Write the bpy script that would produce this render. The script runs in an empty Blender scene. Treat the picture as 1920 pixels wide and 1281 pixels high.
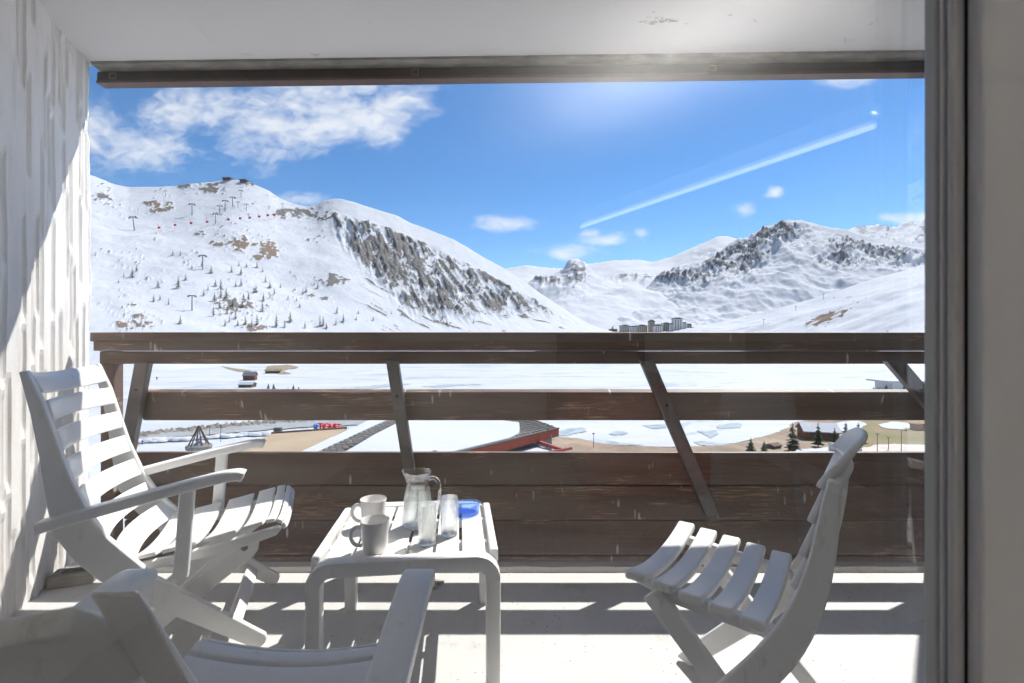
import bpy, bmesh, math, random
import numpy as np
from mathutils import Vector, Matrix, noise as mnoise

random.seed(7)
SC = bpy.context.scene
COL = SC.collection
R = math.radians
CAMZ = 1.05
F = 900.0

# ------------------------------------------------------------------ camera
cam = bpy.data.cameras.new("camera")
cam.sensor_width = 36.0
cam.lens = 36.0 * F / 1920.0
cam.clip_start = 0.01
cam.clip_end = 20000
cam.dof.use_dof = True
cam.dof.focus_distance = 2.6
cam.dof.aperture_fstop = 20.0
camo = bpy.data.objects.new("camera", cam)
COL.objects.link(camo)
camo.location = (0, 0, CAMZ)
camo.rotation_euler = (R(90), 0, 0)
SC.camera = camo

# ------------------------------------------------------------------ light
SUNV = Vector((0.47, 0.52, 1.0)).normalized()          # towards the sun
SUN_EL = math.asin(SUNV.z)
SUN_AZ = math.atan2(SUNV.x, SUNV.y)                     # from +Y towards +X
sl = bpy.data.lights.new("sun", 'SUN')
sl.energy = 2.0
sl.angle = R(0.53)
sl.color = (1.0, 0.97, 0.925)
so = bpy.data.objects.new("sun", sl)
COL.objects.link(so)
so.rotation_euler = SUNV.to_track_quat('Z', 'Y').to_euler()

SC.view_settings.view_transform = 'Standard'
SC.view_settings.look = 'None'
SC.view_settings.gamma = 1.0
SC.view_settings.exposure = 1.9
SC.view_settings.use_curve_mapping = False
SC.cycles.max_bounces = 10
SC.cycles.diffuse_bounces = 5
SC.cycles.transparent_max_bounces = 24
SC.cycles.caustics_reflective = False
SC.cycles.caustics_refractive = False
SC.cycles.use_denoising = True

world = bpy.data.worlds.new("World")
SC.world = world
world.use_nodes = True
SKY_STRENGTH = 0.05


def build_world():
    nt = world.node_tree
    N, L = nt.nodes, nt.links
    N.clear()
    out = N.new('ShaderNodeOutputWorld')
    bg = N.new('ShaderNodeBackground')
    bg.inputs[1].default_value = SKY_STRENGTH
    L.new(bg.outputs[0], out.inputs[0])
    sky = N.new('ShaderNodeTexSky')
    sky.sky_type = 'NISHITA'
    sky.sun_disc = False
    sky.sun_elevation = SUN_EL
    sky.sun_rotation = SUN_AZ
    sky.altitude = 2100
    sky.air_density = 1.0
    sky.dust_density = 0.3
    sky.ozone_density = 2.0

    def M(op, a, b=None, c=None, clamp=False):
        n = N.new('ShaderNodeMath')
        n.operation = op
        n.use_clamp = clamp
        for i, v in enumerate((a, b, c)):
            if v is None:
                continue
            if isinstance(v, (int, float)):
                n.inputs[i].default_value = v
            else:
                L.new(v, n.inputs[i])
        return n.outputs[0]
    tc = N.new('ShaderNodeTexCoord')
    sep = N.new('ShaderNodeSeparateXYZ')
    L.new(tc.outputs['Generated'], sep.inputs[0])
    X, Y, Z = sep.outputs
    yy = M('MAXIMUM', M('ABSOLUTE', Y), 0.02)
    u = M('DIVIDE', X, yy)
    v = M('DIVIDE', Z, yy)
    comb = N.new('ShaderNodeCombineXYZ')
    L.new(u, comb.inputs[0])
    L.new(M('MULTIPLY', v, 1.7), comb.inputs[1])
    L.new(Y, comb.inputs[2])

    def noi(scale, det, rough, dist=0.0):
        n = N.new('ShaderNodeTexNoise')
        n.inputs['Scale'].default_value = scale
        n.inputs['Detail'].default_value = det
        n.inputs['Roughness'].default_value = rough
        n.inputs['Distortion'].default_value = dist
        L.new(comb.outputs[0], n.inputs['Vector'])
        return n.outputs['Fac']
    n1 = noi(6.0, 10, 0.60, 0.5)
    n2 = noi(2.2, 4, 0.5, 0.2)
    n3 = noi(24.0, 8, 0.62, 0.6)
    # cumulus puffs, each an ellipse in the sky
    blobs = [(250, 285, 130, 55), (330, 215, 130, 45), (480, 270, 90, 60), (560, 195, 200, 45), (640, 235, 130, 40),
             (420, 190, 160, 30), (740, 195, 80, 50), (190, 260, 110, 70), (690, 230, 90, 50), (520, 240, 150, 60), (600, 170, 180, 40), (560, 372, 55, 14), (952, 418, 52, 17), (1068, 474, 68, 15),
             (1135, 448, 46, 14), (1110, 437, 30, 10), (1398, 396, 24, 16), (1456, 362, 20, 12), (1205, 435, 15, 14),
             (1580, 150, 70, 22), (1700, 408, 50, 12), (1740, 408, 60, 14), (30, 200, 160, 70), (2300, 250, 250, 60), (-500, 260, 260, 90)]
    mask = None
    for (px, py, a, b) in blobs:
        du = M('MULTIPLY', M('SUBTRACT', u, (px - 960) / F), F / a)
        dv = M('MULTIPLY', M('SUBTRACT', v, (640 - py) / F), F / b)
        q = M('ADD', M('MULTIPLY', du, du), M('MULTIPLY', dv, dv))
        g = M('POWER', 2.718, M('MULTIPLY', q, -0.8))
        mask = g if mask is None else M('MAXIMUM', mask, g)
    front = M('GREATER_THAN', Y, 0.0)
    mask = M('MULTIPLY', mask, front)
    # loose field elsewhere so the sky goes on
    back = M('MULTIPLY', M('SUBTRACT', 1.0, front), M('MULTIPLY', n2, 1.1))
    mask = M('MAXIMUM', mask, back)
    dens = M('ADD', M('MULTIPLY', mask, 1.15), M('ADD', M('MULTIPLY', M('SUBTRACT', n1, 0.5), 2.4), M('MULTIPLY', M('SUBTRACT', n3, 0.5), 1.5)))
    mr = N.new('ShaderNodeMapRange')
    mr.interpolation_type = 'SMOOTHSTEP'
    mr.inputs['From Min'].default_value = 0.30
    mr.inputs['From Max'].default_value = 1.6
    L.new(dens, mr.inputs['Value'])
    up = N.new('ShaderNodeMapRange')
    up.inputs['From Min'].default_value = 0.0
    up.inputs['From Max'].default_value = 0.06
    L.new(Z, up.inputs['Value'])
    gate = N.new('ShaderNodeMapRange')
    gate.inputs['From Min'].default_value = 0.05
    gate.inputs['From Max'].default_value = 0.4
    L.new(mask, gate.inputs['Value'])
    cf = M('MULTIPLY', M('MULTIPLY', mr.outputs[0], up.outputs[0]), M('MULTIPLY', gate.outputs[0], 0.84))
    mix = N.new('ShaderNodeMix')
    mix.data_type = 'RGBA'
    L.new(cf, mix.inputs[0])
    hs = N.new('ShaderNodeHueSaturation')
    hs.inputs['Saturation'].default_value = 1.22
    hs.inputs['Value'].default_value = 1.0
    L.new(sky.outputs[0], hs.inputs['Color'])
    L.new(hs.outputs[0], mix.inputs[6])
    mix.inputs[7].default_value = (6.0, 6.15, 6.4, 1)
    L.new(mix.outputs[2], bg.inputs[0])


build_world()

# ------------------------------------------------------------------ helpers


def PX(x, y, d):
    return Vector(((x - 960) / F * d, d, CAMZ - (y - 640) / F * d))


def GP(x, y, z):
    return PX(x, y, (CAMZ - z) * F / (y - 640))


def link(o, parent=None):
    COL.objects.link(o)
    if parent is not None:
        o.parent = parent
    return o


def tag(o, label=None, cat=None, group=None, kind=None):
    if label:
        o['label'] = label
    if cat:
        o['category'] = cat
    if group:
        o['group'] = group
    if kind:
        o['kind'] = kind
    return o


def thing(name, label, cat, loc=(0, 0, 0), rz=0.0, group=None):
    o = bpy.data.objects.new(name, None)
    o.empty_display_size = 0.1
    link(o)
    o.location = loc
    o.rotation_euler = (0, 0, rz)
    return tag(o, label, cat, group)


def mk(name, verts, faces, mat, parent=None, smooth=None, bevel=0.0, seg=2, loc=None):
    me = bpy.data.meshes.new(name)
    me.from_pydata([tuple(v) for v in verts], [], [tuple(f) for f in faces])
    bm = bmesh.new()
    bm.from_mesh(me)
    bmesh.ops.recalc_face_normals(bm, faces=bm.faces)
    bm.to_mesh(me)
    bm.free()
    if smooth is not None:
        for p in me.polygons:
            p.use_smooth = True
        me.set_sharp_from_angle(angle=R(smooth))
    if mat is not None:
        me.materials.append(mat)
    o = bpy.data.objects.new(name, me)
    if loc is not None:
        o.location = loc
    link(o, parent)
    if bevel > 0:
        b = o.modifiers.new("bevel", 'BEVEL')
        b.width = bevel
        b.segments = seg
        b.limit_method = 'ANGLE'
        b.angle_limit = R(35)
    return o


class MB:
    """collects shapes for one mesh"""

    def __init__(s):
        s.v, s.f = [], []

    def add(s, vs, fs):
        n = len(s.v)
        s.v += [Vector(v) for v in vs]
        s.f += [tuple(i + n for i in f) for f in fs]
        return s

    def box(s, x0, x1, y0, y1, z0, z1):
        vs = [(x0, y0, z0), (x1, y0, z0), (x1, y1, z0), (x0, y1, z0), (x0, y0, z1), (x1, y0, z1), (x1, y1, z1), (x0, y1, z1)]
        return s.hexa(vs)

    def hexa(s, vs):
        return s.add(vs, [(0, 3, 2, 1), (4, 5, 6, 7), (0, 1, 5, 4), (1, 2, 6, 5), (2, 3, 7, 6), (3, 0, 4, 7)])

    def tube(s, p0, p1, r0, r1=None, n=6):
        r1 = r0 if r1 is None else r1
        p0, p1 = Vector(p0), Vector(p1)
        t = (p1 - p0).normalized()
        a = t.cross(Vector((0, 0, 1)) if abs(t.z) < 0.9 else Vector((1, 0, 0))).normalized()
        b = t.cross(a)
        vs = []
        for p, r in ((p0, r0), (p1, r1)):
            for i in range(n):
                an = 2 * math.pi * i / n
                vs.append(p + a * (r * math.cos(an)) + b * (r * math.sin(an)))
        fs = [(i, (i + 1) % n, n + (i + 1) % n, n + i) for i in range(n)]
        fs += [tuple(range(n))[::-1], tuple(range(n, 2 * n))]
        return s.add(vs, fs)

    def prism(s, pts, ax, lo, hi):
        """outline pts (2d) pushed along axis ax: ax 'y' takes (x,z), 'z' takes (x,y), 'x' takes (y,z)"""
        n = len(pts)

        def P(p, h):
            return {'y': (p[0], h, p[1]), 'z': (p[0], p[1], h), 'x': (h, p[0], p[1])}[ax]
        vs = [P(p, lo) for p in pts] + [P(p, hi) for p in pts]
        fs = [tuple(range(n))[::-1], tuple(range(n, 2 * n))]
        fs += [(i, (i + 1) % n, n + (i + 1) % n, n + i) for i in range(n)]
        return s.add(vs, fs)

    def sweep(s, path, ref, sec, closed=False):
        """section points (a along side, b along normal) swept along path; ref ~ normal direction"""
        path = [Vector(p) for p in path]
        n = len(path)
        m = len(sec)
        refs = ref if isinstance(ref, list) else [Vector(ref)] * n
        vs = []
        for i, p in enumerate(path):
            if closed:
                t = path[(i + 1) % n] - path[i - 1]
            else:
                t = path[min(i + 1, n - 1)] - path[max(i - 1, 0)]
            t.normalize()
            side = t.cross(refs[i]).normalized()
            nor = side.cross(t).normalized()
            vs += [p + side * a + nor * b for a, b in sec]
        fs = []
        for i in range(n if closed else n - 1):
            j = (i + 1) % n
            for k in range(m):
                l = (k + 1) % m
                fs.append((i * m + k, i * m + l, j * m + l, j * m + k))
        if not closed:
            fs += [tuple(range(m))[::-1], tuple(range((n - 1) * m, n * m))]
        return s.add(vs, fs)

    def lathe(s, prof, n=32, c=(0, 0, 0)):
        c = Vector(c)
        m = len(prof)
        vs, fs = [], []
        for i in range(n):
            a = 2 * math.pi * i / n
            for r, z in prof:
                vs.append(c + Vector((r * math.cos(a), r * math.sin(a), z)))
        for i in range(n):
            j = (i + 1) % n
            for k in range(m - 1):
                fs.append((i * m + k, j * m + k, j * m + k + 1, i * m + k + 1))
        return s.add(vs, fs)

    def out(s, name, mat, parent=None, **kw):
        return mk(name, s.v, s.f, mat, parent, **kw)


def rr(w, h, r=None, n=3):
    r = min(w, h) * 0.35 if r is None else r
    pts = []
    for cx, cy, a0 in ((w / 2 - r, h / 2 - r, 0), (-w / 2 + r, h / 2 - r, 90), (-w / 2 + r, -h / 2 + r, 180), (w / 2 - r, -h / 2 + r, 270)):
        for i in range(n + 1):
            a = R(a0 + 90 * i / n)
            pts.append((cx + r * math.cos(a), cy + r * math.sin(a)))
    return pts


def curve(pts, n=20):
    """catmull-rom through points"""
    P = [Vector(p) for p in pts]
    P = [2 * P[0] - P[1]] + P + [2 * P[-1] - P[-2]]
    out = []
    segs = len(P) - 3
    for k in range(n + 1):
        t = k / n * segs
        i = min(int(t), segs - 1)
        f = t - i
        a, b, c, d = P[i:i + 4]
        out.append(0.5 * ((2 * b) + (c - a) * f + (2 * a - 5 * b + 4 * c - d) * f * f + (3 * b - a - 3 * c + d) * f ** 3))
    return out


# ------------------------------------------------------------------ materials
MATS = {}


def mat(name, col, rough=0.5, spec=0.5, var=0.0, vscale=8.0, bump=0.0, bscale=40.0, col2=None, stretch=(1, 1, 1), coords='Object', metal=0.0, detail=6.0, thr=(0.35, 0.65)):
    if name in MATS:
        return MATS[name]
    m = bpy.data.materials.new(name)
    m.use_nodes = True
    nt = m.node_tree
    N, L = nt.nodes, nt.links
    b = N['Principled BSDF']
    b.inputs['Base Color'].default_value = (*col, 1)
    b.inputs['Roughness'].default_value = rough
    b.inputs['Specular IOR Level'].default_value = spec
    b.inputs['Metallic'].default_value = metal
    tc = N.new('ShaderNodeTexCoord')
    mp = N.new('ShaderNodeMapping')
    mp.inputs['Scale'].default_value = stretch
    L.new(tc.outputs[coords], mp.inputs[0])
    if col2 is not None or var > 0:
        n = N.new('ShaderNodeTexNoise')
        n.inputs['Scale'].default_value = vscale
        n.inputs['Detail'].default_value = detail
        n.inputs['Roughness'].default_value = 0.65
        L.new(mp.outputs[0], n.inputs['Vector'])
        cr = N.new('ShaderNodeValToRGB')
        c2 = col2 if col2 is not None else tuple(c * (1 - var) for c in col)
        cr.color_ramp.elements[0].position = thr[0]
        cr.color_ramp.elements[1].position = thr[1]
        cr.color_ramp.elements[0].color = (*c2, 1)
        cr.color_ramp.elements[1].color = (*col, 1)
        L.new(n.outputs['Fac'], cr.inputs[0])
        L.new(cr.outputs[0], b.inputs['Base Color'])
    if bump > 0:
        n = N.new('ShaderNodeTexNoise')
        n.inputs['Scale'].default_value = bscale
        n.inputs['Detail'].default_value = 6
        L.new(mp.outputs[0], n.inputs['Vector'])
        bp = N.new('ShaderNodeBump')
        bp.inputs['Strength'].default_value = bump
        bp.inputs['Distance'].default_value = 0.02
        L.new(n.outputs['Fac'], bp.inputs['Height'])
        L.new(bp.outputs[0], b.inputs['Normal'])
    MATS[name] = m
    return m


class NB:
    """small node-building helper on one material"""

    def __init__(s, name):
        s.m = bpy.data.materials.new(name)
        s.m.use_nodes = True
        s.nt = s.m.node_tree
        s.N, s.L = s.nt.nodes, s.nt.links
        s.b = s.N['Principled BSDF']
        s.tc = s.N.new('ShaderNodeTexCoord')
        MATS[name] = s.m

    def mp(s, sc, loc=(0, 0, 0), co='Object', rot=(0, 0, 0)):
        n = s.N.new('ShaderNodeMapping')
        n.inputs['Scale'].default_value = sc
        n.inputs['Location'].default_value = loc
        n.inputs['Rotation'].default_value = rot
        s.L.new(s.tc.outputs[co], n.inputs[0])
        return n.outputs[0]

    def noise(s, vec, scale, det=5, rough=0.6, dist=0):
        n = s.N.new('ShaderNodeTexNoise')
        n.inputs['Scale'].default_value = scale
        n.inputs['Detail'].default_value = det
        n.inputs['Roughness'].default_value = rough
        n.inputs['Distortion'].default_value = dist
        s.L.new(vec, n.inputs['Vector'])
        return n.outputs['Fac']

    def vor(s, vec, scale, feat='F1', rnd=1.0):
        n = s.N.new('ShaderNodeTexVoronoi')
        n.feature = feat
        n.inputs['Scale'].default_value = scale
        n.inputs['Randomness'].default_value = rnd
        s.L.new(vec, n.inputs['Vector'])
        return n.outputs['Distance'], n.outputs.get('Color')

    def ramp(s, fac, a, b, ca=(0, 0, 0), cb=(1, 1, 1)):
        n = s.N.new('ShaderNodeValToRGB')
        e = n.color_ramp.elements
        if a > b:
            a, b, ca, cb = b, a, cb, ca
        e[0].position, e[1].position = a, b
        e[0].color, e[1].color = (*ca, 1), (*cb, 1)
        s.L.new(fac, n.inputs[0])
        return n.outputs[0]

    def mix(s, fac, a, b, mode='MIX'):
        n = s.N.new('ShaderNodeMix')
        n.data_type = 'RGBA'
        n.blend_type = mode
        for sock, v in ((n.inputs[0], fac), (n.inputs[6], a), (n.inputs[7], b)):
            if isinstance(v, (int, float)):
                sock.default_value = v
            elif isinstance(v, tuple):
                sock.default_value = (*v, 1)
            else:
                s.L.new(v, sock)
        return n.outputs[2]

    def math(s, op, a, b=None):
        n = s.N.new('ShaderNodeMath')
        n.operation = op
        for i, v in enumerate((a, b)):
            if v is None:
                continue
            if isinstance(v, (int, float)):
                n.inputs[i].default_value = v
            else:
                s.L.new(v, n.inputs[i])
        return n.outputs[0]

    def bump(s, h, strength, dist=0.01):
        n = s.N.new('ShaderNodeBump')
        n.inputs['Strength'].default_value = strength
        n.inputs['Distance'].default_value = dist
        s.L.new(h, n.inputs['Height'])
        s.L.new(n.outputs[0], s.b.inputs['Normal'])

    def col(s, c):
        s.L.new(c, s.b.inputs['Base Color'])


def wood_material():
    w = NB('weathered_brown_wood')
    g = w.noise(w.mp((1.2, 9, 26)), 3.0, 8, 0.7, 0.6)
    base = w.ramp(g, 0.3, 0.72, (0.08, 0.047, 0.032), (0.25, 0.155, 0.104))
    big = w.noise(w.mp((0.9, 1, 2.2)), 1.6, 3)
    base = w.mix(w.ramp(big, 0.35, 0.7), base, (0.115, 0.07, 0.047))
    gr = w.noise(w.mp((0.7, 1, 6), (11, 0, 4)), 1.3, 5)
    base = w.mix(w.math('MULTIPLY', w.ramp(gr, 0.42, 0.62), 0.5), base, (0.21, 0.18, 0.158))
    # horizontal chipped varnish
    ch = w.noise(w.mp((2.2, 8, 60), (3, 0, 1)), 2.6, 6, 0.75)
    zone = w.noise(w.mp((1.3, 1, 5), (7, 1, 2)), 1.7, 3)
    chm = w.math('MULTIPLY', w.ramp(ch, 0.53, 0.585), w.ramp(zone, 0.50, 0.57))
    base = w.mix(w.math('MULTIPLY', chm, 0.85), base, (0.52, 0.38, 0.25))
    # pale drips
    dv, dc = w.vor(w.mp((30, 1, 6.5), (0.3, 0, 0.7), rot=(0, R(9), 0)), 1.0)
    dm = w.ramp(dv, 0.20, 0.12)
    pick = w.noise(w.mp((5, 1, 3)), 1.7, 3)
    dm = w.math('MULTIPLY', dm, w.ramp(pick, 0.50, 0.60))
    base = w.mix(w.math('MULTIPLY', dm, 0.75), base, (0.72, 0.68, 0.63))
    w.col(base)
    w.b.inputs['Roughness'].default_value = 0.5
    w.bump(g, 0.25, 0.004)
    return w.m


def floor_material():
    w = NB('painted_concrete')
    n = w.noise(w.mp((1, 1, 1)), 1.6, 6)
    base = w.ramp(n, 0.3, 0.75, (0.515, 0.505, 0.485), (0.61, 0.60, 0.58))
    d, _ = w.vor(w.mp((1, 1, 1)), 38)
    pick = w.noise(w.mp((1, 1, 1), (4, 2, 0)), 4.5, 4)
    m = w.math('MULTIPLY', w.ramp(d, 0.17, 0.07), w.ramp(pick, 0.45, 0.55))
    base = w.mix(w.math('MULTIPLY', m, 0.9), base, (0.16, 0.14, 0.12))
    st = w.noise(w.mp((1, 1, 1), (9, 3, 0)), 5.0, 8, 0.7)
    base = w.mix(w.math('MULTIPLY', w.ramp(st, 0.56, 0.72), 0.5), base, (0.26, 0.23, 0.2))
    w.col(base)
    w.b.inputs['Roughness'].default_value = 0.55
    w.bump(w.noise(w.mp((1, 1, 1)), 30, 5), 0.12, 0.004)
    return w.m


def plaster_material():
    w = NB('white_crepi')
    n = w.noise(w.mp((1, 1, 0.3)), 5, 6)
    base = w.ramp(n, 0.3, 0.7, (0.70, 0.665, 0.63), (0.84, 0.82, 0.795))
    dirt = w.noise(w.mp((1, 1, 0.12), (2, 1, 3)), 13, 6, 0.7)
    base = w.mix(w.math('MULTIPLY', w.ramp(dirt, 0.55, 0.7), 0.5), base, (0.42, 0.37, 0.32))
    w.col(base)
    w.b.inputs['Roughness'].default_value = 0.85
    w.bump(w.noise(w.mp((1, 1, 1)), 55, 5), 0.25, 0.006)
    return w.m


def soffit_material():
    w = NB('soffit_paint')
    n = w.noise(w.mp((1, 1, 1)), 1.2, 5)
    base = w.ramp(n, 0.3, 0.75, (0.65, 0.62, 0.585), (0.70, 0.675, 0.645))
    c = w.noise(w.mp((1, 1.6, 1), (1.7, 0.2, 0)), 5.5, 7, 0.75)
    z = w.noise(w.mp((1, 1, 1), (5, 0, 0)), 1.3, 2)
    m = w.math('MULTIPLY', w.ramp(c, 0.635, 0.665), w.ramp(z, 0.40, 0.58))
    base = w.mix(w.math('MULTIPLY', m, 0.75), base, (0.2, 0.17, 0.14))
    w.col(base)
    w.b.inputs['Roughness'].default_value = 0.75
    w.bump(w.noise(w.mp((1, 1, 1)), 18, 6), 0.1, 0.01)
    return w.m


def plastic_material():
    w = NB('white_resin')
    n = w.noise(w.mp((1, 1, 1)), 6, 6)
    base = w.ramp(n, 0.3, 0.7, (0.81, 0.80, 0.78), (0.86, 0.855, 0.845))
    d = w.noise(w.mp((3, 3, 0.8), (2, 0, 1)), 9, 7, 0.75)
    base = w.mix(w.math('MULTIPLY', w.ramp(d, 0.58, 0.72), 0.5), base, (0.42, 0.39, 0.35))
    w.col(base)
    w.b.inputs['Roughness'].default_value = 0.3
    w.bump(w.noise(w.mp((1, 1, 1)), 60, 3), 0.04, 0.003)
    return w.m


def thin_glass(name, tint=(0.97, 0.985, 0.98), ior=1.5, gain=1.0):
    m = bpy.data.materials.new(name)
    m.use_nodes = True
    nt = m.node_tree
    N, L = nt.nodes, nt.links
    N.clear()
    o = N.new('ShaderNodeOutputMaterial')
    tr = N.new('ShaderNodeBsdfTransparent')
    tr.inputs[0].default_value = (*tint, 1)
    gl = N.new('ShaderNodeBsdfGlossy')
    gl.inputs['Roughness'].default_value = 0.0
    gl.inputs['Color'].default_value = (1, 1, 1, 1)
    fr = N.new('ShaderNodeFresnel')
    geo = N.new('ShaderNodeNewGeometry')
    ir = N.new('ShaderNodeMix')                 # a thin sheet reflects alike from both sides
    ir.inputs[2].default_value = ior
    ir.inputs[3].default_value = 1.0 / ior
    L.new(geo.outputs['Backfacing'], ir.inputs[0])
    L.new(ir.outputs[0], fr.inputs[0])
    mu = N.new('ShaderNodeMath')
    mu.operation = 'MULTIPLY'
    mu.use_clamp = True
    mu.inputs[1].default_value = gain
    L.new(fr.outputs[0], mu.inputs[0])
    mx = N.new('ShaderNodeMixShader')
    L.new(mu.outputs[0], mx.inputs[0])
    L.new(tr.outputs[0], mx.inputs[1])
    L.new(gl.outputs[0], mx.inputs[2])
    L.new(mx.outputs[0], o.inputs[0])
    MATS[name] = m
    return m


def mountain_material(name, rock_a, rock_b, brown=(0.20, 0.14, 0.09), fine=0.02):
    """snow with rock where the mesh attribute 'rock' says so"""
    w = NB(name)
    at = w.N.new('ShaderNodeAttribute')
    at.attribute_name = 'rock'
    ab = w.N.new('ShaderNodeAttribute')
    ab.attribute_name = 'earth'
    n = w.noise(w.mp((1, 1, 1)), fine, 8, 0.72)
    f = w.math('ADD', at.outputs['Fac'], w.math('MULTIPLY', w.math('SUBTRACT', n, 0.5), 1.1))
    f = w.ramp(f, 0.44, 0.56)
    rn = w.noise(w.mp((1, 1, 0.35)), fine * 1.7, 8, 0.7)
    rock = w.ramp(rn, 0.3, 0.7, rock_a, rock_b)
    rock = w.mix(ab.outputs['Fac'], rock, brown)
    sn = w.noise(w.mp((1, 1, 1)), fine * 0.25, 4)
    snow = w.ramp(sn, 0.3, 0.7, (0.45, 0.475, 0.53), (0.53, 0.54, 0.56))
    w.col(w.mix(f, snow, rock))
    w.b.inputs['Roughness'].default_value = 0.85
    w.b.inputs['Specular IOR Level'].default_value = 0.1
    w.bump(w.noise(w.mp((1, 1, 1)), fine * 0.5, 8, 0.7), 0.35, 5.0)
    return w.m


M_WOOD = wood_material()
M_FLOOR = floor_material()
M_CREPI = plaster_material()
M_SOFFIT = soffit_material()
M_RESIN = plastic_material()
M_PANE = thin_glass('window_glass', (0.985, 0.99, 0.985), 1.52, 1.7)


def mixed_glass(name, tint, ior, k):
    """part refracting, part clear, so that it bends what lies behind and still lets the sun through"""
    m = thin_glass(name, tint, 1.5, 0.7)
    nt = m.node_tree
    N, L = nt.nodes, nt.links
    out = [n for n in N if n.type == 'OUTPUT_MATERIAL'][0]
    src = out.inputs[0].links[0].from_socket
    g = N.new('ShaderNodeBsdfGlass')
    g.inputs['IOR'].default_value = ior
    g.inputs['Roughness'].default_value = 0.0
    g.inputs['Color'].default_value = (*tint, 1)
    mx = N.new('ShaderNodeMixShader')
    mx.inputs[0].default_value = k
    L.new(src, mx.inputs[1])
    L.new(g.outputs[0], mx.inputs[2])
    L.new(mx.outputs[0], out.inputs[0])
    return m


M_GLASS = mixed_glass('table_glass', (0.985, 0.99, 0.988), 1.47, 0.5)
M_WATER = mixed_glass('water', (0.95, 0.97, 0.972), 1.2, 0.4)
M_BLUEGLASS = mixed_glass('blue_glass', (0.60, 0.74, 0.99), 1.4, 0.12)
M_STEEL = mat('dark_bracket_steel', (0.20, 0.18, 0.165), 0.42, 0.5, var=0.4, vscale=9, metal=0.5)
M_GUTTER = mat('dark_bronze_metal', (0.028, 0.02, 0.014), 0.6, 0.3, col2=(0.010, 0.008, 0.006), vscale=6)
M_CONC = mat('weathered_concrete', (0.36, 0.34, 0.30), 0.9, 0.2, col2=(0.17, 0.155, 0.13), vscale=14, bump=0.3, stretch=(0.4, 1, 1))
M_CERAMIC = mat('white_ceramic', (0.82, 0.80, 0.785), 0.18, 0.5)
M_FRAME = mat('white_frame_paint', (0.86, 0.855, 0.85), 0.4, 0.4, var=0.12, vscale=5, stretch=(1, 1, 0.2))
M_BEAD = mat('grey_green_bead', (0.62, 0.625, 0.59), 0.4, 0.5, var=0.25, vscale=9, stretch=(1, 1, 0.2))
M_PEEL = mat('peeling_white_paint', (0.68, 0.66, 0.66), 0.5, 0.4, col2=(0.30, 0.26, 0.23), vscale=60, stretch=(1, 1, 0.12), thr=(0.33, 0.41))
M_BLACK = mat('black_seal', (0.008, 0.008, 0.008), 0.7)
M_SNOW = mat('snow', (0.54, 0.55, 0.57), 0.85, 0.1, col2=(0.47, 0.49, 0.53), vscale=0.05, bump=0.4, bscale=0.6, coords='Object')
M_DARKMETAL = mat('grey_metal', (0.11, 0.11, 0.115), 0.5, 0.5, metal=0.4)
M_SCREW = mat('screw_brass', (0.35, 0.30, 0.22), 0.35, 0.5, metal=0.9)


# ------------------------------------------------------------------ numpy noise
def _hash(ix, iy, seed):
    h = (ix.astype(np.int64) * 374761393 + iy.astype(np.int64) * 668265263 + seed * 1442695041) & 0xffffffff
    h = ((h ^ (h >> 13)) * 1274126177) & 0xffffffff
    h = (h ^ (h >> 16)) & 0xffffffff
    return h / 4294967295.0


def vnoise(x, y, seed=0):
    x0, y0 = np.floor(x), np.floor(y)
    fx, fy = x - x0, y - y0
    fx = fx * fx * fx * (fx * (fx * 6 - 15) + 10)
    fy = fy * fy * fy * (fy * (fy * 6 - 15) + 10)
    a = _hash(x0, y0, seed)
    b = _hash(x0 + 1, y0, seed)
    c = _hash(x0, y0 + 1, seed)
    d = _hash(x0 + 1, y0 + 1, seed)
    return (a * (1 - fx) + b * fx) * (1 - fy) + (c * (1 - fx) + d * fx) * fy


def fbm(x, y, oct=5, seed=0, gain=0.5, ridged=False):
    s, a, t = 0.0, 1.0, 0.0
    for o in range(oct):
        n = vnoise(x * 2 ** o + 17.3 * o, y * 2 ** o - 9.1 * o, seed + o)
        if ridged:
            n = 1 - np.abs(2 * n - 1)
        s = s + a * n
        t += a
        a *= gain
    return s / t


def sstep(a, b, x):
    t = np.clip((x - a) / (b - a), 0, 1)
    return t * t * (3 - 2 * t)


def grid_obj(name, P, mat_, kind='structure', attrs=None, smooth=True):
    nr, nc = P.shape[:2]
    me = bpy.data.meshes.new(name)
    V = P.reshape(-1, 3)
    i = np.arange(nr * nc).reshape(nr, nc)
    q = np.stack([i[:-1, :-1], i[:-1, 1:], i[1:, 1:], i[1:, :-1]], -1).reshape(-1, 4)
    me.from_pydata(V.tolist(), [], q.tolist())
    if smooth:
        me.polygons.foreach_set('use_smooth', np.ones(len(q), dtype=bool))
    if attrs:
        for k, a in attrs.items():
            at = me.attributes.new(k, 'FLOAT', 'POINT')
            at.data.foreach_set('value', a.reshape(-1).astype(np.float32))
    me.materials.append(mat_)
    o = bpy.data.objects.new(name, me)
    link(o)
    tag(o, kind=kind)
    return o


LAKE = -28.0
LAYERS = {}


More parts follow.
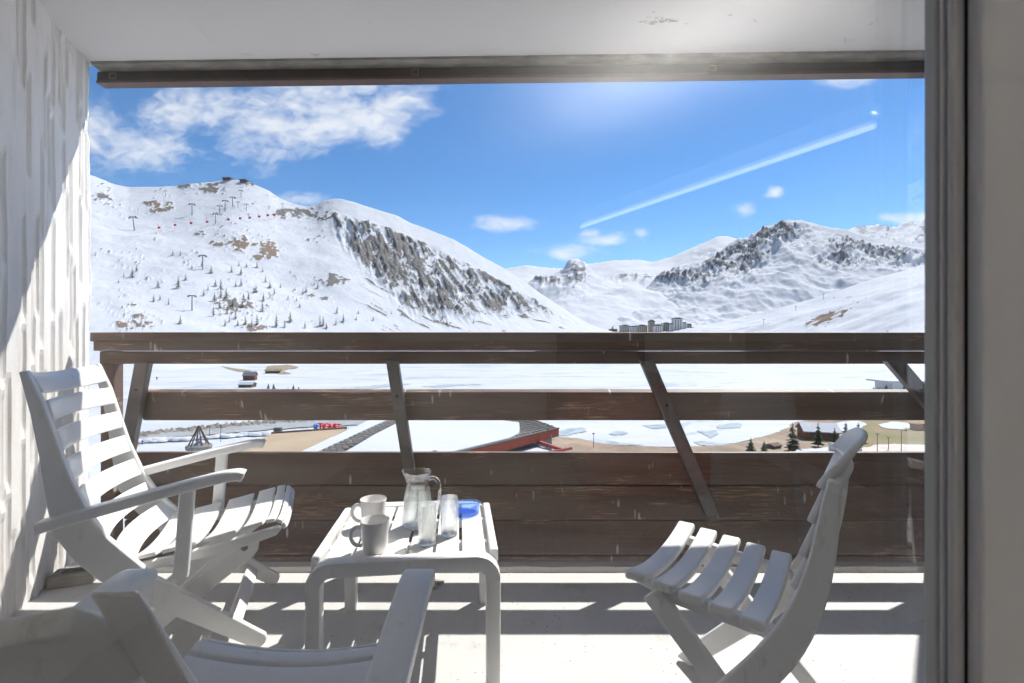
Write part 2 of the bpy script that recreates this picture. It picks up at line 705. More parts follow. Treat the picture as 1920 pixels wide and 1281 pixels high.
def mountain(name, xs, sky, foot, ridge, zfoot, nrow, power, amp, seed, rockfn, material, wl=90.0, ridge_amp=0.4, back=0.35):
    """a mountainside: its foot line, its crest line and the slope between, seen from the valley"""
    xs = np.asarray(xs, float)

    def smooth(pts, w):
        g = np.arange(xs[0] - 400, xs[-1] + 401, 2.0)
        v = np.interp(g, [p[0] for p in pts], [p[1] for p in pts])
        k = np.exp(-0.5 * (np.arange(-3 * w, 3 * w + 1, 2.0) / w) ** 2)
        pad = len(k) // 2
        v = np.convolve(np.pad(v, pad, 'edge'), k / k.sum(), 'valid')
        return np.interp(xs, g, v[:len(g)])
    skyy = smooth(sky, 3.0)
    sky_soft = smooth(sky, 45.0)
    fd = smooth(foot, 60.0)
    rd = smooth(ridge, 60.0)
    zf = smooth(zfoot, 60.0)
    u = (xs - 960) / F
    t = np.concatenate([np.linspace(0, 1, nrow), 1 + np.linspace(0.03, back, 8)])[:, None]
    d = fd[None] + (rd - fd)[None] * t
    zr = CAMZ + (640 - skyy) / F * rd
    prof = np.where(t <= 1, np.clip(t, 0, 1) ** power, 1 - (t - 1) * 1.2)
    zs_ = CAMZ + (640 - sky_soft) / F * rd
    wt = np.clip(t, 0, 1) ** 3.5
    top = zs_[None] * (1 - wt) + zr[None] * wt
    z = zf[None] + (top - zf[None]) * prof
    X = u[None] * d
    env = np.clip(t * (1 - t) * 4, 0, 1) ** 0.7
    n = fbm(X / wl, d / wl, 6, seed) - 0.5
    rg = fbm(X / wl * 0.8 + 3, d / wl * 0.8, 5, seed + 20, 0.5, True) - 0.6
    z = z + env * amp * (n * 1.2 + rg * ridge_amp)
    z = z + (1 - env) * amp * 0.12 * (fbm(X / 25, d / 25, 3, seed + 5) - 0.5) * (t > 0.5)
    y_px = 640 - (z - CAMZ) / d * F
    xg = np.broadcast_to(xs[None], X.shape)
    rock, earth, dz = rockfn(xg, y_px, X, d, z, t * np.ones_like(X))
    z = z + dz
    P = np.stack([X, d, z], -1)
    LAYERS[name] = (xs, P)
    return grid_obj(name, P, material, attrs={'rock': rock, 'earth': earth})


def on_slope(name, x, y):
    """the point of a mountainside seen at column x, row y of the photograph"""
    xs, P = LAYERS[name]
    c = int(np.argmin(np.abs(xs - x)))
    Q = P[:, c]
    yy = 640 - (Q[:, 2] - CAMZ) / Q[:, 1] * F
    ok = np.where(yy <= y)[0]
    i = int(ok[0]) if len(ok) else len(yy) - 9
    return Vector(Q[max(i, 0)])


# ------------------------------------------------------------------ balcony shell
DW = 2.45                                  # depth of the wall's outer corner
WX0 = (172 - 960) / F * DW                 # its x
WDIR = Vector((-0.39, 1.0, 0))


def wall_x(d):
    return WX0 + WDIR.x * (d - DW)


def build_shell():
    # floor slab with a low kerb
    mb = MB().prism([(wall_x(0.2) - 0.05, 0.2), (3.1, 0.2), (2.4, 2.235), (wall_x(2.235) - 0.05, 2.235)], 'z', -0.22, 0.0)
    tag(mb.out('balcony_floor', M_FLOOR), kind='structure')
    k = MB()
    n = 60
    x0, x1 = wall_x(2.2) + 0.01, 2.4
    prev = None
    for i in range(n):
        a, b = x0 + (x1 - x0) * i / n, x0 + (x1 - x0) * (i + 1) / n
        ja = 0.004 * mnoise.noise(Vector((a * 9, 0, 0)))
        jb = 0.004 * mnoise.noise(Vector((b * 9, 0, 0)))
        k.hexa([(a, 2.182 + ja, 0.0005), (b, 2.182 + jb, 0.0005), (b, 2.24, 0.0005), (a, 2.24, 0.0005),
                (a, 2.188 + ja, 0.022 + ja), (b, 2.188 + jb, 0.022 + jb), (b, 2.24, 0.022), (a, 2.24, 0.022)])
    tag(k.out('floor_kerb', M_FLOOR), kind='structure')
    # left wall in combed crepi: real vertical grooves
    L = 2.45 - 0.15
    nd, nz = 420, 120
    ds = np.linspace(0.15, DW, nd)
    zs = np.linspace(0.0, 2.47, nz)
    D, Z = np.meshgrid(ds, zs)
    lane = D * 34.0
    li = np.floor(lane)
    off = _hash(li, li * 0, 3)
    seg = np.floor(Z * 2.2 + off * 7)
    r = _hash(li, seg, 11)
    fr = lane - li
    groove = np.where(r > 0.52, np.clip(np.sin(fr * math.pi), 0, 1) ** 0.5, 0.0)
    zz = Z * 2.2 + off * 7
    endf = np.clip(np.minimum(zz - seg, 1 - (zz - seg)) * 10, 0, 1)
    dep = -0.012 * groove * endf + 0.010 * (fbm(D * 9, Z * 3, 4, 5) - 0.5)
    edge = 0.02 * (fbm(Z * 7, Z * 0 + 2, 4, 9) - 0.5) + 0.014 * (1 - Z / 2.47)
    nx, ny = 1.0 / math.hypot(1, 0.39), 0.39 / math.hypot(1, 0.39)
    X = WX0 - 0.39 * (D - DW) + dep * nx
    Y = D + dep * ny
    w = sstep(DW - 0.05, DW, D)
    Y = Y + w * edge
    X = X - w * 0.012
    P = np.stack([X, Y, Z], -1)
    # return of the wall's end
    endP = P[:, -1:, :].copy()
    e2 = endP.copy()
    e2[..., 0] -= 0.32
    e2[..., 1] += 0.01
    P = np.concatenate([P, e2], 1)
    grid_obj('wall_left', P, M_CREPI, smooth=False)
    # soffit with its concrete drip edge
    pl = [(wall_x(0.1) - 0.4, 0.1), (3.4, 0.1), (3.4, 2.33), (wall_x(2.42) - 0.4, 2.46)]
    tag(MB().prism(pl, 'z', 2.458, 2.62).out('ceiling', M_SOFFIT), kind='structure')
    n = 80
    dr = MB()
    xa, xb = wall_x(2.42) + 0.015, 3.4

    def dy(x):
        return 2.445 - (x - xa) / (xb - xa) * 0.125
    for i in range(n):
        a, b = xa + (xb - xa) * i / n, xa + (xb - xa) * (i + 1) / n
        ja, jb = (0.008 * mnoise.noise(Vector((q * 14, 1, 0))) for q in (a, b))
        dr.hexa([(a, dy(a) - 0.03 + ja, 2.447 + ja), (b, dy(b) - 0.03 + jb, 2.447 + jb), (b, dy(b) + 0.03, 2.44), (a, dy(a) + 0.03, 2.44),
                 (a, dy(a) - 0.035, 2.46), (b, dy(b) - 0.035, 2.46), (b, dy(b) + 0.04, 2.62), (a, dy(a) + 0.04, 2.62)])
    tag(dr.out('ceiling_edge', M_CONC), kind='structure')
    # right-hand partition and the facade beside the door
    tag(MB().prism([(2.16, 2.5), (2.36, 2.5), (3.3, 0.2), (3.1, 0.2)], 'z', -0.2, 2.455).out('wall_right', M_CREPI), kind='structure')


def build_gutter():
    g = thing('gutter', 'dark bronze metal gutter channel hung under the ceiling edge', 'gutter')
    xa, xb = -2.135, 3.3

    def dy(x):
        return 2.50 - (x - xa) / (xb - xa) * 0.125

    def bar(y0, y1, z0, z1):
        return MB().hexa([(xa, dy(xa) + y0, z0), (xb, dy(xb) + y0, z0), (xb, dy(xb) + y1, z0), (xa, dy(xa) + y1, z0),
                          (xa, dy(xa) + y0, z1), (xb, dy(xb) + y0, z1), (xb, dy(xb) + y1, z1), (xa, dy(xa) + y1, z1)])
    bar(-0.03, -0.024, 2.392, 2.437).out('inner_face', M_GUTTER, g)
    bar(-0.036, 0.02, 2.378, 2.391).out('bottom_lip', mat('bronze_lip', (0.10, 0.05, 0.036), 0.5, 0.4, var=0.4, vscale=12), g)
    bar(0.012, 0.02, 2.392, 2.60).out('outer_face', M_GUTTER, g)
    for x in (-2.05, -0.49, 1.0):
        m = MB()
        y = dy(x) - 0.033
        s = 0.018
        for (a, b, c, d_) in ((-s, s, -0.016, -0.012), (-s, s, 0.012, 0.016), (-s, -s + 0.004, -0.012, 0.012), (s - 0.004, s, -0.012, 0.012)):
            m.box(x + a, x + b, y - 0.004, y + 0.003, 2.414 + c, 2.414 + d_)
        m.out('bracket', mat('rusty_bracket', (0.24, 0.15, 0.09), 0.7, 0.4, var=0.5, vscale=30), g)


def zpx(y, d):
    return CAMZ - (y - 640) / F * d


def build_railing():
    r = thing('balcony_railing', 'weathered dark brown wooden balcony railing with slanted steel posts', 'railing')
    xl, xr = (168 - 960) / F * 2.285, 2.42
    rnd = random.Random(3)

    def plank(name, prof, x0, x1, bev=0.004, m=M_WOOD):
        """prof: outline in (y,z)"""
        c = prof[0]
        ox, oy, oz = rnd.uniform(-4, 4), c[0], c[1]
        mb = MB().prism([(p[0] - oy, p[1] - oz) for p in prof], 'x', x0 - ox, x1 - ox)
        return mb.out(name, m, r, bevel=bev, loc=(ox, oy, oz))
    zc0, zc1, zc2 = zpx(623, 2.285), zpx(640, 2.285), zpx(657.6, 2.292)
    plank('handrail', [(2.285, zc1), (2.285, zc0), (2.42, zc0 + 0.004), (2.42, zc1)], xl, xr)
    plank('handrail_fascia', [(2.292, zc2), (2.292, zc1 + 0.002), (2.345, zc1 + 0.002), (2.345, zc2)], xl + 0.01, xr)
    plank('beam', [(2.315, zpx(682, 2.315)), (2.315, zpx(658.6, 2.315)), (2.37, zpx(658.6, 2.315)), (2.37, zpx(682, 2.315))], xl + 0.02, xr)
    # open board, tipped a little
    a0, a1 = zpx(788, 2.40), zpx(735, 2.347)
    plank('board', [(2.395, a0), (2.347, a1), (2.39, a1 + 0.012), (2.438, a0 + 0.012)], xl + 0.17, xr)
    ys = [848, 910.5, 975.5, 1041, 1110]
    for i in range(4):
        d = 2.427 + rnd.uniform(-0.004, 0.004)
        b0, b1 = zpx(ys[i + 1], d) + 0.003, zpx(ys[i], d)
        plank('board', [(d, b0), (d, b1), (d + 0.03, b1), (d + 0.03, b0)], xl + 0.05, xr, 0.006)
    # slanted flat-steel posts
    for (xt, yt, xb_, yb, wt) in ((264, 683, 232, 856, 13), (735, 681, 770, 905, 11), (1216, 681, 1338, 968, 13), (1684, 681, 1838, 860, 17)):
        T, B = PX(xt, yt, 2.27), PX(xb_, yb, 2.385)
        T = T + (T - B) * 0.02
        hw = wt / F * 2.3
        vs = []
        for p, dd in ((B, 0.0), (T, 0.0)):
            vs += [p + Vector((-hw, 0, 0)), p + Vector((hw, 0, 0)), p + Vector((hw, 0.035, 0)), p + Vector((-hw, 0.035, 0))]
        MB().hexa(vs).out('post', M_STEEL, r, bevel=0.003)
        m = MB()
        p = T + (B - T) * 0.28
        m.tube(p + Vector((0, -0.004, 0)), p + Vector((0, 0.002, 0)), 0.006, n=8)
        m.out('bolt', M_BLACK, r)
    # timber upright and bracket at the wall end
    x0 = (188 - 960) / F * 2.33
    MB().box(x0, x0 + 0.065, 2.33, 2.39, -0.1, zc2 - 0.002).out('end_post', M_WOOD, r, bevel=0.004)
    MB().box(x0 + 0.075, x0 + 0.105, 2.33, 2.36, zpx(682, 2.33), zpx(668, 2.33)).out('end_block', mat('pale_wood', (0.34, 0.22, 0.13), 0.7, 0.3, var=0.3, vscale=20), r)


build_shell()
build_gutter()
build_railing()

# ------------------------------------------------------------------ glazed door and the room behind the camera
G = 0.15
GS = G / 0.20


def build_door():
    d = thing('sliding_door', 'white painted sliding glass door with peeling edge and black seal', 'door')
    xl = wall_x(G) + 0.02
    MB().box(xl, 0.1713 * GS, G, G + 0.006, 0.0, 2.42).out('glass_pane', M_PANE, d)

    def upright(name, x0, x1, a, b, m, bev=0.0):
        MB().box(x0 * GS, x1 * GS, G - a * GS, G + b * GS, -0.02, 2.46).out(name, m, d, bevel=bev)
    upright('glazing_bead', 0.1713, 0.19, 0.0065, 0.0, M_BEAD, 0.0008)
    MB().box(0.165, 0.2, G + 0.001, G + 0.03, -0.02, 2.46).out('outer_frame', M_FRAME, d)
    upright('bead_edge', 0.1718, 0.19, 0.0085, -0.0070, M_FRAME, 0.0003)
    upright('stile', 0.1725, 0.1775, 0.0125, -0.0090, M_PEEL, 0.001)
    upright('seal', 0.176, 0.1835, 0.0105, -0.0088, M_BLACK)
    upright('jamb', 0.1770, 0.24, 0.0190, -0.0128, M_FRAME, 0.001)
    MB().box(xl, 0.19 * GS, G - 0.01, G + 0.03, 2.42, 2.46).out('head_frame', M_FRAME, d)
    MB().box(xl, 0.19 * GS, G - 0.01, G + 0.03, -0.03, 0.0).out('sill_frame', M_FRAME, d)
    MB().box(xl - 0.05, xl, G - 0.01, G + 0.03, -0.02, 2.46).out('side_frame', M_FRAME, d)
    wr = mat('room_white', (0.86, 0.855, 0.84), 0.7, 0.3, var=0.06, vscale=2)
    upright('jamb_back', 0.24, 0.34, 0.0189, 0.05, M_FRAME, 0.001)
    MB().box(0.34 * GS, 2.25, G + 0.02, G + 0.026, 0.0, 2.42).out('glass_pane', M_PANE, d)  # unseen second leaf, added to let more daylight into the room
    MB().box(0.34 * GS, 2.25, G + 0.0, G + 0.05, 2.421, 2.455).out('head_frame', M_FRAME, d)
    MB().box(0.34 * GS, 2.25, G + 0.0, G + 0.05, -0.03, -0.001).out('sill_frame', M_FRAME, d)
    tag(MB().box(2.25, 3.3, G - 0.012, G + 0.06, -0.02, 2.455).out('wall_front', wr), kind='structure')
    # room
    tag(MB().box(-1.5, 2.32, -4.6, G - 0.012, -0.15, -0.02).out('floor_room', mat('room_floor_boards', (0.52, 0.46, 0.40), 0.35, 0.5, col2=(0.36, 0.31, 0.27), vscale=2.5, stretch=(14, 0.7, 1))), kind='structure')
    tag(MB().box(-1.5, 2.32, -4.6, G - 0.012, 2.46, 2.6).out('ceiling_room', wr), kind='structure')
    tag(MB().box(-1.5, -1.42, -4.6, G - 0.012, -0.02, 2.46).out('wall_room_left', wr), kind='structure')
    tag(MB().box(-1.42, 2.32, -4.7, -4.6, -0.02, 2.46).out('wall_room_back', mat('room_beige', (0.80, 0.77, 0.72), 0.7, 0.3)), kind='structure')
    wl = MB().box(2.32, 2.4, -4.6, G - 0.012, -0.02, 2.46).out('wall_room_right', wr)
    tag(wl, kind='structure')
    gp = mat('grey_panel', (0.52, 0.51, 0.49), 0.5, 0.4, var=0.2, vscale=3)
    pan = None
    for i in range(19):
        y1 = -0.55 - i * 0.205
        if pan is None:
            pan = MB().box(-0.012, 0.0, -0.2, 0.0, 0.0, 1.55).out('panel', gp, wl, bevel=0.003, loc=(2.318, y1, 0.02))
        else:
            o = bpy.data.objects.new('panel', pan.data)
            o.location = (2.318, y1, 0.02)
            link(o, wl)
            b = o.modifiers.new('bevel', 'BEVEL')
            b.width = 0.003
    tag(MB().box(2.285, 2.304, -4.5, -0.5, -0.02, 0.10).out('skirting_board', M_FRAME), kind='structure')
    # long lamp under the ceiling, lit
    lamp = thing('pendant_lamp', 'lit long pendant lamp mirrored as a slanting white streak in the window', 'lamp')

    def glow(name, k):
        em = bpy.data.materials.new(name)
        em.use_nodes = True
        b = em.node_tree.nodes['Principled BSDF']
        b.inputs['Emission Color'].default_value = (1.0, 0.965, 0.93, 1)
        b.inputs['Emission Strength'].default_value = k
        return em
    A, B = Vector((1.18, 2 * G - 1.556, 1.75)), Vector((0.423, 2 * G - 2.93, 1.75))
    ax = (B - A).normalized()
    sd = ax.cross(Vector((0, 0, 1)))
    MB().tube(A, B, 0.008, n=10).out('tube', glow('tube_glow', 0.5), lamp)
    q = [A - sd * 0.03, B - sd * 0.03, B + sd * 0.03, A + sd * 0.03]
    MB().hexa([p + Vector((0, 0, 0.013)) for p in q] + [p + Vector((0, 0, 0.04)) for p in q]).out('housing', M_FRAME, lamp)
    # open trough round an added glowing strip that brightens the room off the ceiling
    q = [A - sd * 0.026, B - sd * 0.026, B + sd * 0.026, A + sd * 0.026]
    MB().hexa([p + Vector((0, 0, 0.0405)) for p in q] + [p + Vector((0, 0, 0.043)) for p in q]).out('added_uplight', glow('added_uplight_glow', 26.0), lamp)
    for k in (-1, 1):
        o_ = sd * (0.030 * k)
        q = [A - sd * 0.003 + o_, B - sd * 0.003 + o_, B + sd * 0.003 + o_, A + sd * 0.003 + o_]
        MB().hexa([p + Vector((0, 0, 0.0402)) for p in q] + [p + Vector((0, 0, 0.075)) for p in q]).out('trough_side', M_FRAME, lamp)
    for p, k in ((A, -1), (B, 1)):
        e = ax * (0.005 * k)
        q = [p - sd * 0.033, p + sd * 0.033, p + sd * 0.033 + e, p - sd * 0.033 + e]
        MB().hexa([v + Vector((0, 0, 0.0402)) for v in q] + [v + Vector((0, 0, 0.075)) for v in q]).out('trough_end', M_FRAME, lamp)
    for f in (0.02, 1.55):
        p = A + ax * f
        MB().tube(p + Vector((0, 0, 0.041)), Vector((p.x, p.y, 2.459)), 0.0008, n=6).out('cable', M_FRAME, lamp)
    # sofa, television and side chair seen as reflections
    red = mat('red_fabric', (0.50, 0.025, 0.035), 0.8, 0.2, var=0.3, vscale=9)
    s = thing('sofa', 'low dark red sofa mirrored in the lower right of the window', 'sofa', (0.75, -3.2, -0.02))
    MB().box(-0.28, 0.55, -0.4, 0.4, 0.06, 0.36).out('seat', red, s, bevel=0.05, seg=4)
    MB().box(-0.28, 0.55, -0.62, -0.42, 0.06, 0.72).out('backrest', red, s, bevel=0.06, seg=4)
    for x in (-0.2, 0.45):
        for y in (-0.5, 0.3):
            MB().box(x - 0.03, x + 0.03, y - 0.03, y + 0.03, 0.0, 0.058).out('leg', M_WOOD, s)
    tv = thing('television', 'black flat television mirrored in the middle of the handrail', 'television', (0.85, -4.3, 0))
    MB().box(-0.42, 0.42, -0.03, 0.03, 0.82, 1.12).out('screen', mat('tv_black', (0.01, 0.01, 0.012), 0.15), tv, bevel=0.015)
    MB().box(-0.5, 0.5, -0.25, 0.25, -0.02, 0.76).out('cabinet', mat('cabinet_brown', (0.14, 0.07, 0.035), 0.5), tv, bevel=0.01)
    MB().box(-0.1, 0.1, -0.03, 0.03, 0.7605, 0.819).out('stand', M_BLACK, tv)
    c = thing('side_chair', 'pale blue side chair mirrored behind the right plastic chair', 'chair', (1.45, -2.55, -0.02), 0.5)
    pb = mat('pale_blue_paint', (0.42, 0.52, 0.56), 0.5)
    MB().box(-0.22, 0.22, -0.22, 0.22, 0.42, 0.46).out('seat', pb, c, bevel=0.01)
    MB().hexa([(-0.22, -0.22, 0.462), (0.22, -0.22, 0.462), (0.22, -0.18, 0.462), (-0.22, -0.18, 0.462),
               (-0.2, -0.34, 0.9), (0.2, -0.34, 0.9), (0.2, -0.31, 0.9), (-0.2, -0.31, 0.9)]).out('backrest', pb, c, bevel=0.01)
    for x in (-0.19, 0.19):
        for y in (-0.19, 0.19):
            MB().tube((x * 1.25, y * 1.25, 0), (x, y, 0.419), 0.018, 0.024, 8).out('leg', pb, c)


build_door()


# ------------------------------------------------------------------ furniture
def sheet(fn, nu, nv):
    vs = [fn(i / nu, j / nv) for j in range(nv + 1) for i in range(nu + 1)]
    fs = [(j * (nu + 1) + i, j * (nu + 1) + i + 1, (j + 1) * (nu + 1) + i + 1, (j + 1) * (nu + 1) + i) for j in range(nv) for i in range(nu)]
    return vs, fs


def sheet_obj(name, fn, nu, nv, th, mat_, parent, bevel=0.003):
    vs, fs = sheet(fn, nu, nv)
    o = mk(name, vs, fs, mat_, parent, smooth=50)
    s = o.modifiers.new('thick', 'SOLIDIFY')
    s.thickness = th
    s.offset = 0
    b = o.modifiers.new('bevel', 'BEVEL')
    b.width = bevel
    b.segments = 2
    b.limit_method = 'ANGLE'
    b.angle_limit = R(50)
    return o


def armchair(label, loc, heading, recline=0.0, slim=0.0):
    c = thing('folding_armchair', label, 'armchair', loc, heading, 'white folding resin armchairs')
    PV = (-0.384, 0.3136)

    def rot(s, z):
        a = R(recline)
        x, y = s - PV[0], z - PV[1]
        return (PV[0] + x * math.cos(a) - y * math.sin(a), PV[1] + x * math.sin(a) + y * math.cos(a))
    # x forward, y across; back curve bottom to top
    back = curve([(*rot(s, z), 0) for s, z in ((-0.352, 0.350), (-0.425, 0.43), (-0.482, 0.54), (-0.520, 0.65), (-0.548, 0.76), (-0.575, 0.87), (-0.612, 0.957))], 60)

    def bk(q):
        f = q * 60
        i = min(int(f), 59)
        return back[i].lerp(back[i + 1], f - i)
    W = 0.235
    nsl = 7
    edges = np.linspace(0.0, 1.0, nsl + 1)
    for k in range(nsl):
        q0 = edges[k] + (0.0 if k == 0 else 0.023)
        q1 = edges[k + 1] - (0.0 if k == nsl - 1 else 0.023)
        last = k == nsl - 1

        def fn(u, v, q0=q0, q1=q1, last=last):
            y = (u * 2 - 1) * (W - 0.012)
            p = bk(q0 + (q1 - q0) * v)
            dip = 0.035 * (1 - (y / W) ** 2)
            roll = -0.02 * max(0, v - 0.75) * 4 * (1 if last else 0) * 0.5
            return (p.x - dip + roll, y, p.y - (0.012 * (1 - (y / W) ** 2) if last else 0))
        sheet_obj('back_slat', fn, 14, 4, 0.013, M_RESIN, c)
    for sy in (-1, 1):
        # deep curved side blade of the back, running down to the hinge
        rear = [rot(*p) for p in ((-0.630, 0.960), (-0.603, 0.83), (-0.584, 0.71), (-0.566, 0.56), (-0.55, 0.47), (-0.50, 0.385), (-0.44, 0.315), (-0.385, 0.268), (-0.345, 0.285))]
        front = [rot(*p) for p in ((-0.325, 0.335), (-0.36, 0.375), (-0.42, 0.445), (-0.472, 0.54), (-0.514, 0.65), (-0.545, 0.76), (-0.575, 0.87), (-0.612, 0.964))]
        if slim:
            for k_, f_ in ((0, 7), (1, 6), (2, 5), (3, 4)):
                rear[k_] = tuple(a_ + (b_ - a_) * slim for a_, b_ in zip(rear[k_], front[f_]))
        y0, y1 = sorted((sy * (W - 0.012), sy * (W + 0.012)))
        MB().prism(rear + front, 'y', y0, y1).out('back_side_frame', M_RESIN, c, smooth=30, bevel=0.004)
        # armrest
        ar = rot(-0.575, 0.505)
        ya = sy * 0.262
        path = [(ar[0], ya, ar[1]), (-0.40, ya, 0.545), (-0.25, ya, 0.578), (-0.13, ya, 0.602), (-0.085, ya, 0.608), (-0.060, ya, 0.608), (-0.045, ya, 0.603)]
        MB().sweep(curve(path, 18), (0, 0, 1), rr(0.058, 0.032, 0.007)).out('armrest', M_RESIN, c, smooth=45, bevel=0.003)
        MB().sweep([(-0.205, ya, 0.572), (-0.212, ya, 0.45), (-0.222, ya, 0.315), (-0.224, ya, 0.30)], (1, 0, 0), rr(0.024, 0.044, 0.008)).out('arm_strut', M_RESIN, c, smooth=45)
        # seat side rail
        ol = [(-0.41, 0.305), (-0.30, 0.315), (-0.14, 0.33), (-0.03, 0.352), (0.045, 0.372), (0.066, 0.395), (0.05, 0.402), (-0.10, 0.374), (-0.25, 0.348), (-0.37, 0.335)]
        y0, y1 = sorted((sy * 0.213, sy * 0.188))
        MB().prism(ol, 'y', y0, y1).out('seat_rail', M_RESIN, c, bevel=0.004)
        # crossed legs

        def blade(name, a, b, w0, w1, yc, th=0.022):
            a, b = Vector((a[0], 0, a[1])), Vector((b[0], 0, b[1]))
            t = (b - a).normalized()
            nrm = Vector((-t.z, 0, t.x))
            pts = []
            for i in range(7):
                an = math.pi / 2 + math.pi * i / 6
                pts.append(a + nrm * (math.sin(an) * w0) + t * (math.cos(an) * w0))
            for i in range(5):
                an = -math.pi / 2 + math.pi * i / 4
                pts.append(b + nrm * (math.sin(an) * w1) + t * (math.cos(an) * w1 * 0.6))
            MB().prism([(p.x, p.z) for p in pts], 'y', yc - th / 2, yc + th / 2).out(name, M_RESIN, c, smooth=30, bevel=0.004)
        blade('leg', (-0.372, 0.300), (0.0, 0.026), 0.044, 0.026, sy * 0.2475 if False else sy * 0.226)
        blade('leg', (-0.055, 0.335), (-0.44, 0.028), 0.044, 0.027, sy * 0.172)
        for (px, pz, yy) in ((-0.372, 0.300, 0.238), (-0.055, 0.335, 0.184)):
            o = MB().tube((px, sy * yy, pz), (px, sy * (yy + 0.004), pz), 0.011, n=12).out('bolt', M_SCREW, c)
    # seat slats
    seat = curve([(-0.372, 0, 0.345), (-0.28, 0, 0.356), (-0.14, 0, 0.380), (-0.02, 0, 0.405), (0.035, 0, 0.415), (0.062, 0, 0.405), (0.075, 0, 0.382)], 70)

    def st(q):
        f = q * 70
        i = min(int(f), 69)
        return seat[i].lerp(seat[i + 1], f - i)
    n = 7
    for k in range(n):
        q0, q1 = k / n + 0.012, (k + 1) / n - 0.014
        if k == n - 1:
            q1 = 1.0

        def fs(u, v, q0=q0, q1=q1):
            y = (u * 2 - 1) * 0.212
            p = st(q0 + (q1 - q0) * v)
            return (p.x, y, p.z + 0.012 - 0.026 * (1 - (y / 0.212) ** 2))
        sheet_obj('seat_slat', fs, 14, 4 if k < n - 1 else 8, 0.014, M_RESIN, c)
    MB().sweep([(-0.085, -0.21, 0.088), (-0.085, 0.21, 0.088)], (0.6, 0, 0.8), rr(0.05, 0.016, 0.006)).out('stretcher', M_RESIN, c, smooth=45)
    MB().sweep([(-0.36, -0.165, 0.10), (-0.36, 0.165, 0.10)], (-0.6, 0, 0.8), rr(0.05, 0.016, 0.006)).out('stretcher', M_RESIN, c, smooth=45)
    return c


ch1 = armchair('white folding armchair beside the left wall, in full view behind the table', (-0.941, 1.856, 0.001), math.atan2(0.354, 0.935))
ch2 = armchair('white folding armchair cut off by the lower left corner, its back to the window', (-0.436, 0.950, 0.001), R(90), 8.5, 0.8)


def folding_chair(label, loc, heading):
    c = thing('folding_chair', label, 'chair', loc, heading)
    W = 0.215
    # seat: five bowed slats, x forward
    for k in range(5):
        xc = 0.135 - k * 0.0675
        zc = 0.445 - k * 0.006

        path = []
        for i in range(15):
            u = i / 14 * 2 - 1
            path.append((xc, u * W, zc + 0.012 - 0.030 * (1 - u * u)))
        o = MB().sweep(path, (0, 0, 1), rr(0.052, 0.022, 0.007)).out('seat_slat', M_RESIN, c, smooth=40)
        b = o.modifiers.new('bevel', 'BEVEL')
        b.width = 0.006
        b.segments = 3
        b.limit_method = 'ANGLE'
        b.angle_limit = R(60)
    for sy in (-1, 1):
        MB().prism([(0.15, 0.425), (0.165, 0.445), (-0.17, 0.418), (-0.17, 0.388), (0.05, 0.398)], 'y', sy * 0.165 - 0.011, sy * 0.165 + 0.011).out('seat_rail', M_RESIN, c, bevel=0.003)
        # blade from the back, past the seat, down to the front foot
        cen = [(-0.286, 0.775), (-0.277, 0.70), (-0.262, 0.60), (-0.236, 0.50), (-0.190, 0.40), (-0.115, 0.29), (-0.02, 0.18), (0.08, 0.075), (0.15, 0.0)]
        cp = curve([(a, 0, b) for a, b in cen], 26)
        hw = [0.012, 0.018, 0.023, 0.028, 0.033, 0.034, 0.030, 0.027, 0.025]
        Lp, Rp = [], []
        for i, p in enumerate(cp):
            t = (cp[min(i + 1, 26)] - cp[max(i - 1, 0)]).normalized()
            nrm = Vector((t.z, 0, -t.x))
            w_ = np.interp(i / 26 * 8, range(9), hw)
            a, b = p + nrm * w_, p - nrm * w_
            Lp.append((a.x, max(a.z, 0.0)))
            Rp.append((b.x, max(b.z, 0.0)))
        yc = sy * (W + 0.012)
        MB().prism(Lp + Rp[::-1], 'y', yc - 0.012, yc + 0.012).out('back_leg_frame', M_RESIN, c, smooth=30, bevel=0.004)
        # leg from the seat front to the rear foot
        a, b = Vector((0.085, 0, 0.405)), Vector((-0.30, 0, 0.0))
        t = (b - a).normalized()
        nrm = Vector((-t.z, 0, t.x)) * 0.028
        pts = [a + nrm - t * 0.02, a - nrm - t * 0.02, b - nrm * 0.9, b + nrm * 0.9]
        MB().prism([(p.x, max(p.z, 0)) for p in pts], 'y', sy * 0.188 - 0.011, sy * 0.188 + 0.011).out('leg', M_RESIN, c, bevel=0.004)
        MB().tube((0.085, sy * 0.2005, 0.405), (0.085, sy * 0.204, 0.405), 0.012, n=12).out('bolt', M_RESIN, c)
    MB().sweep([(-0.235, -0.18, 0.07), (-0.235, 0.18, 0.07)], (0.7, 0, 0.7), rr(0.045, 0.018, 0.006)).out('stretcher', M_RESIN, c, smooth=45)
    # back slats, hollowed and overlapping like scales
    for k in range(5):
        z0 = 0.475 + k * 0.072
        top = k == 4
        h = 0.074 if top else 0.070

        def fn(u, v, z0=z0, h=h, top=top):
            y = (u * 2 - 1) * (W + (0.004 if not top else 0.0))
            e = abs(u * 2 - 1)
            z = z0 + h * v * (1 - (0.35 * e ** 3 if top else 0.0)) - (0.012 * e ** 4)
            zz = min(max(z, 0.4), 0.9)
            xb = -0.222 - (zz - 0.49) * 0.21
            return (xb + 0.014 - 0.034 * (1 - e ** 2) + 0.006 * (1 - 2 * v) + (0.0 if not top else -0.012 * v ** 2), y, z)
        sheet_obj('back_slat', fn, 16, 5, 0.014, M_RESIN, c, 0.004)
    return c


folding_chair('white armless folding chair on the right, facing the railing', (0.545, 1.30, 0.001), R(143))


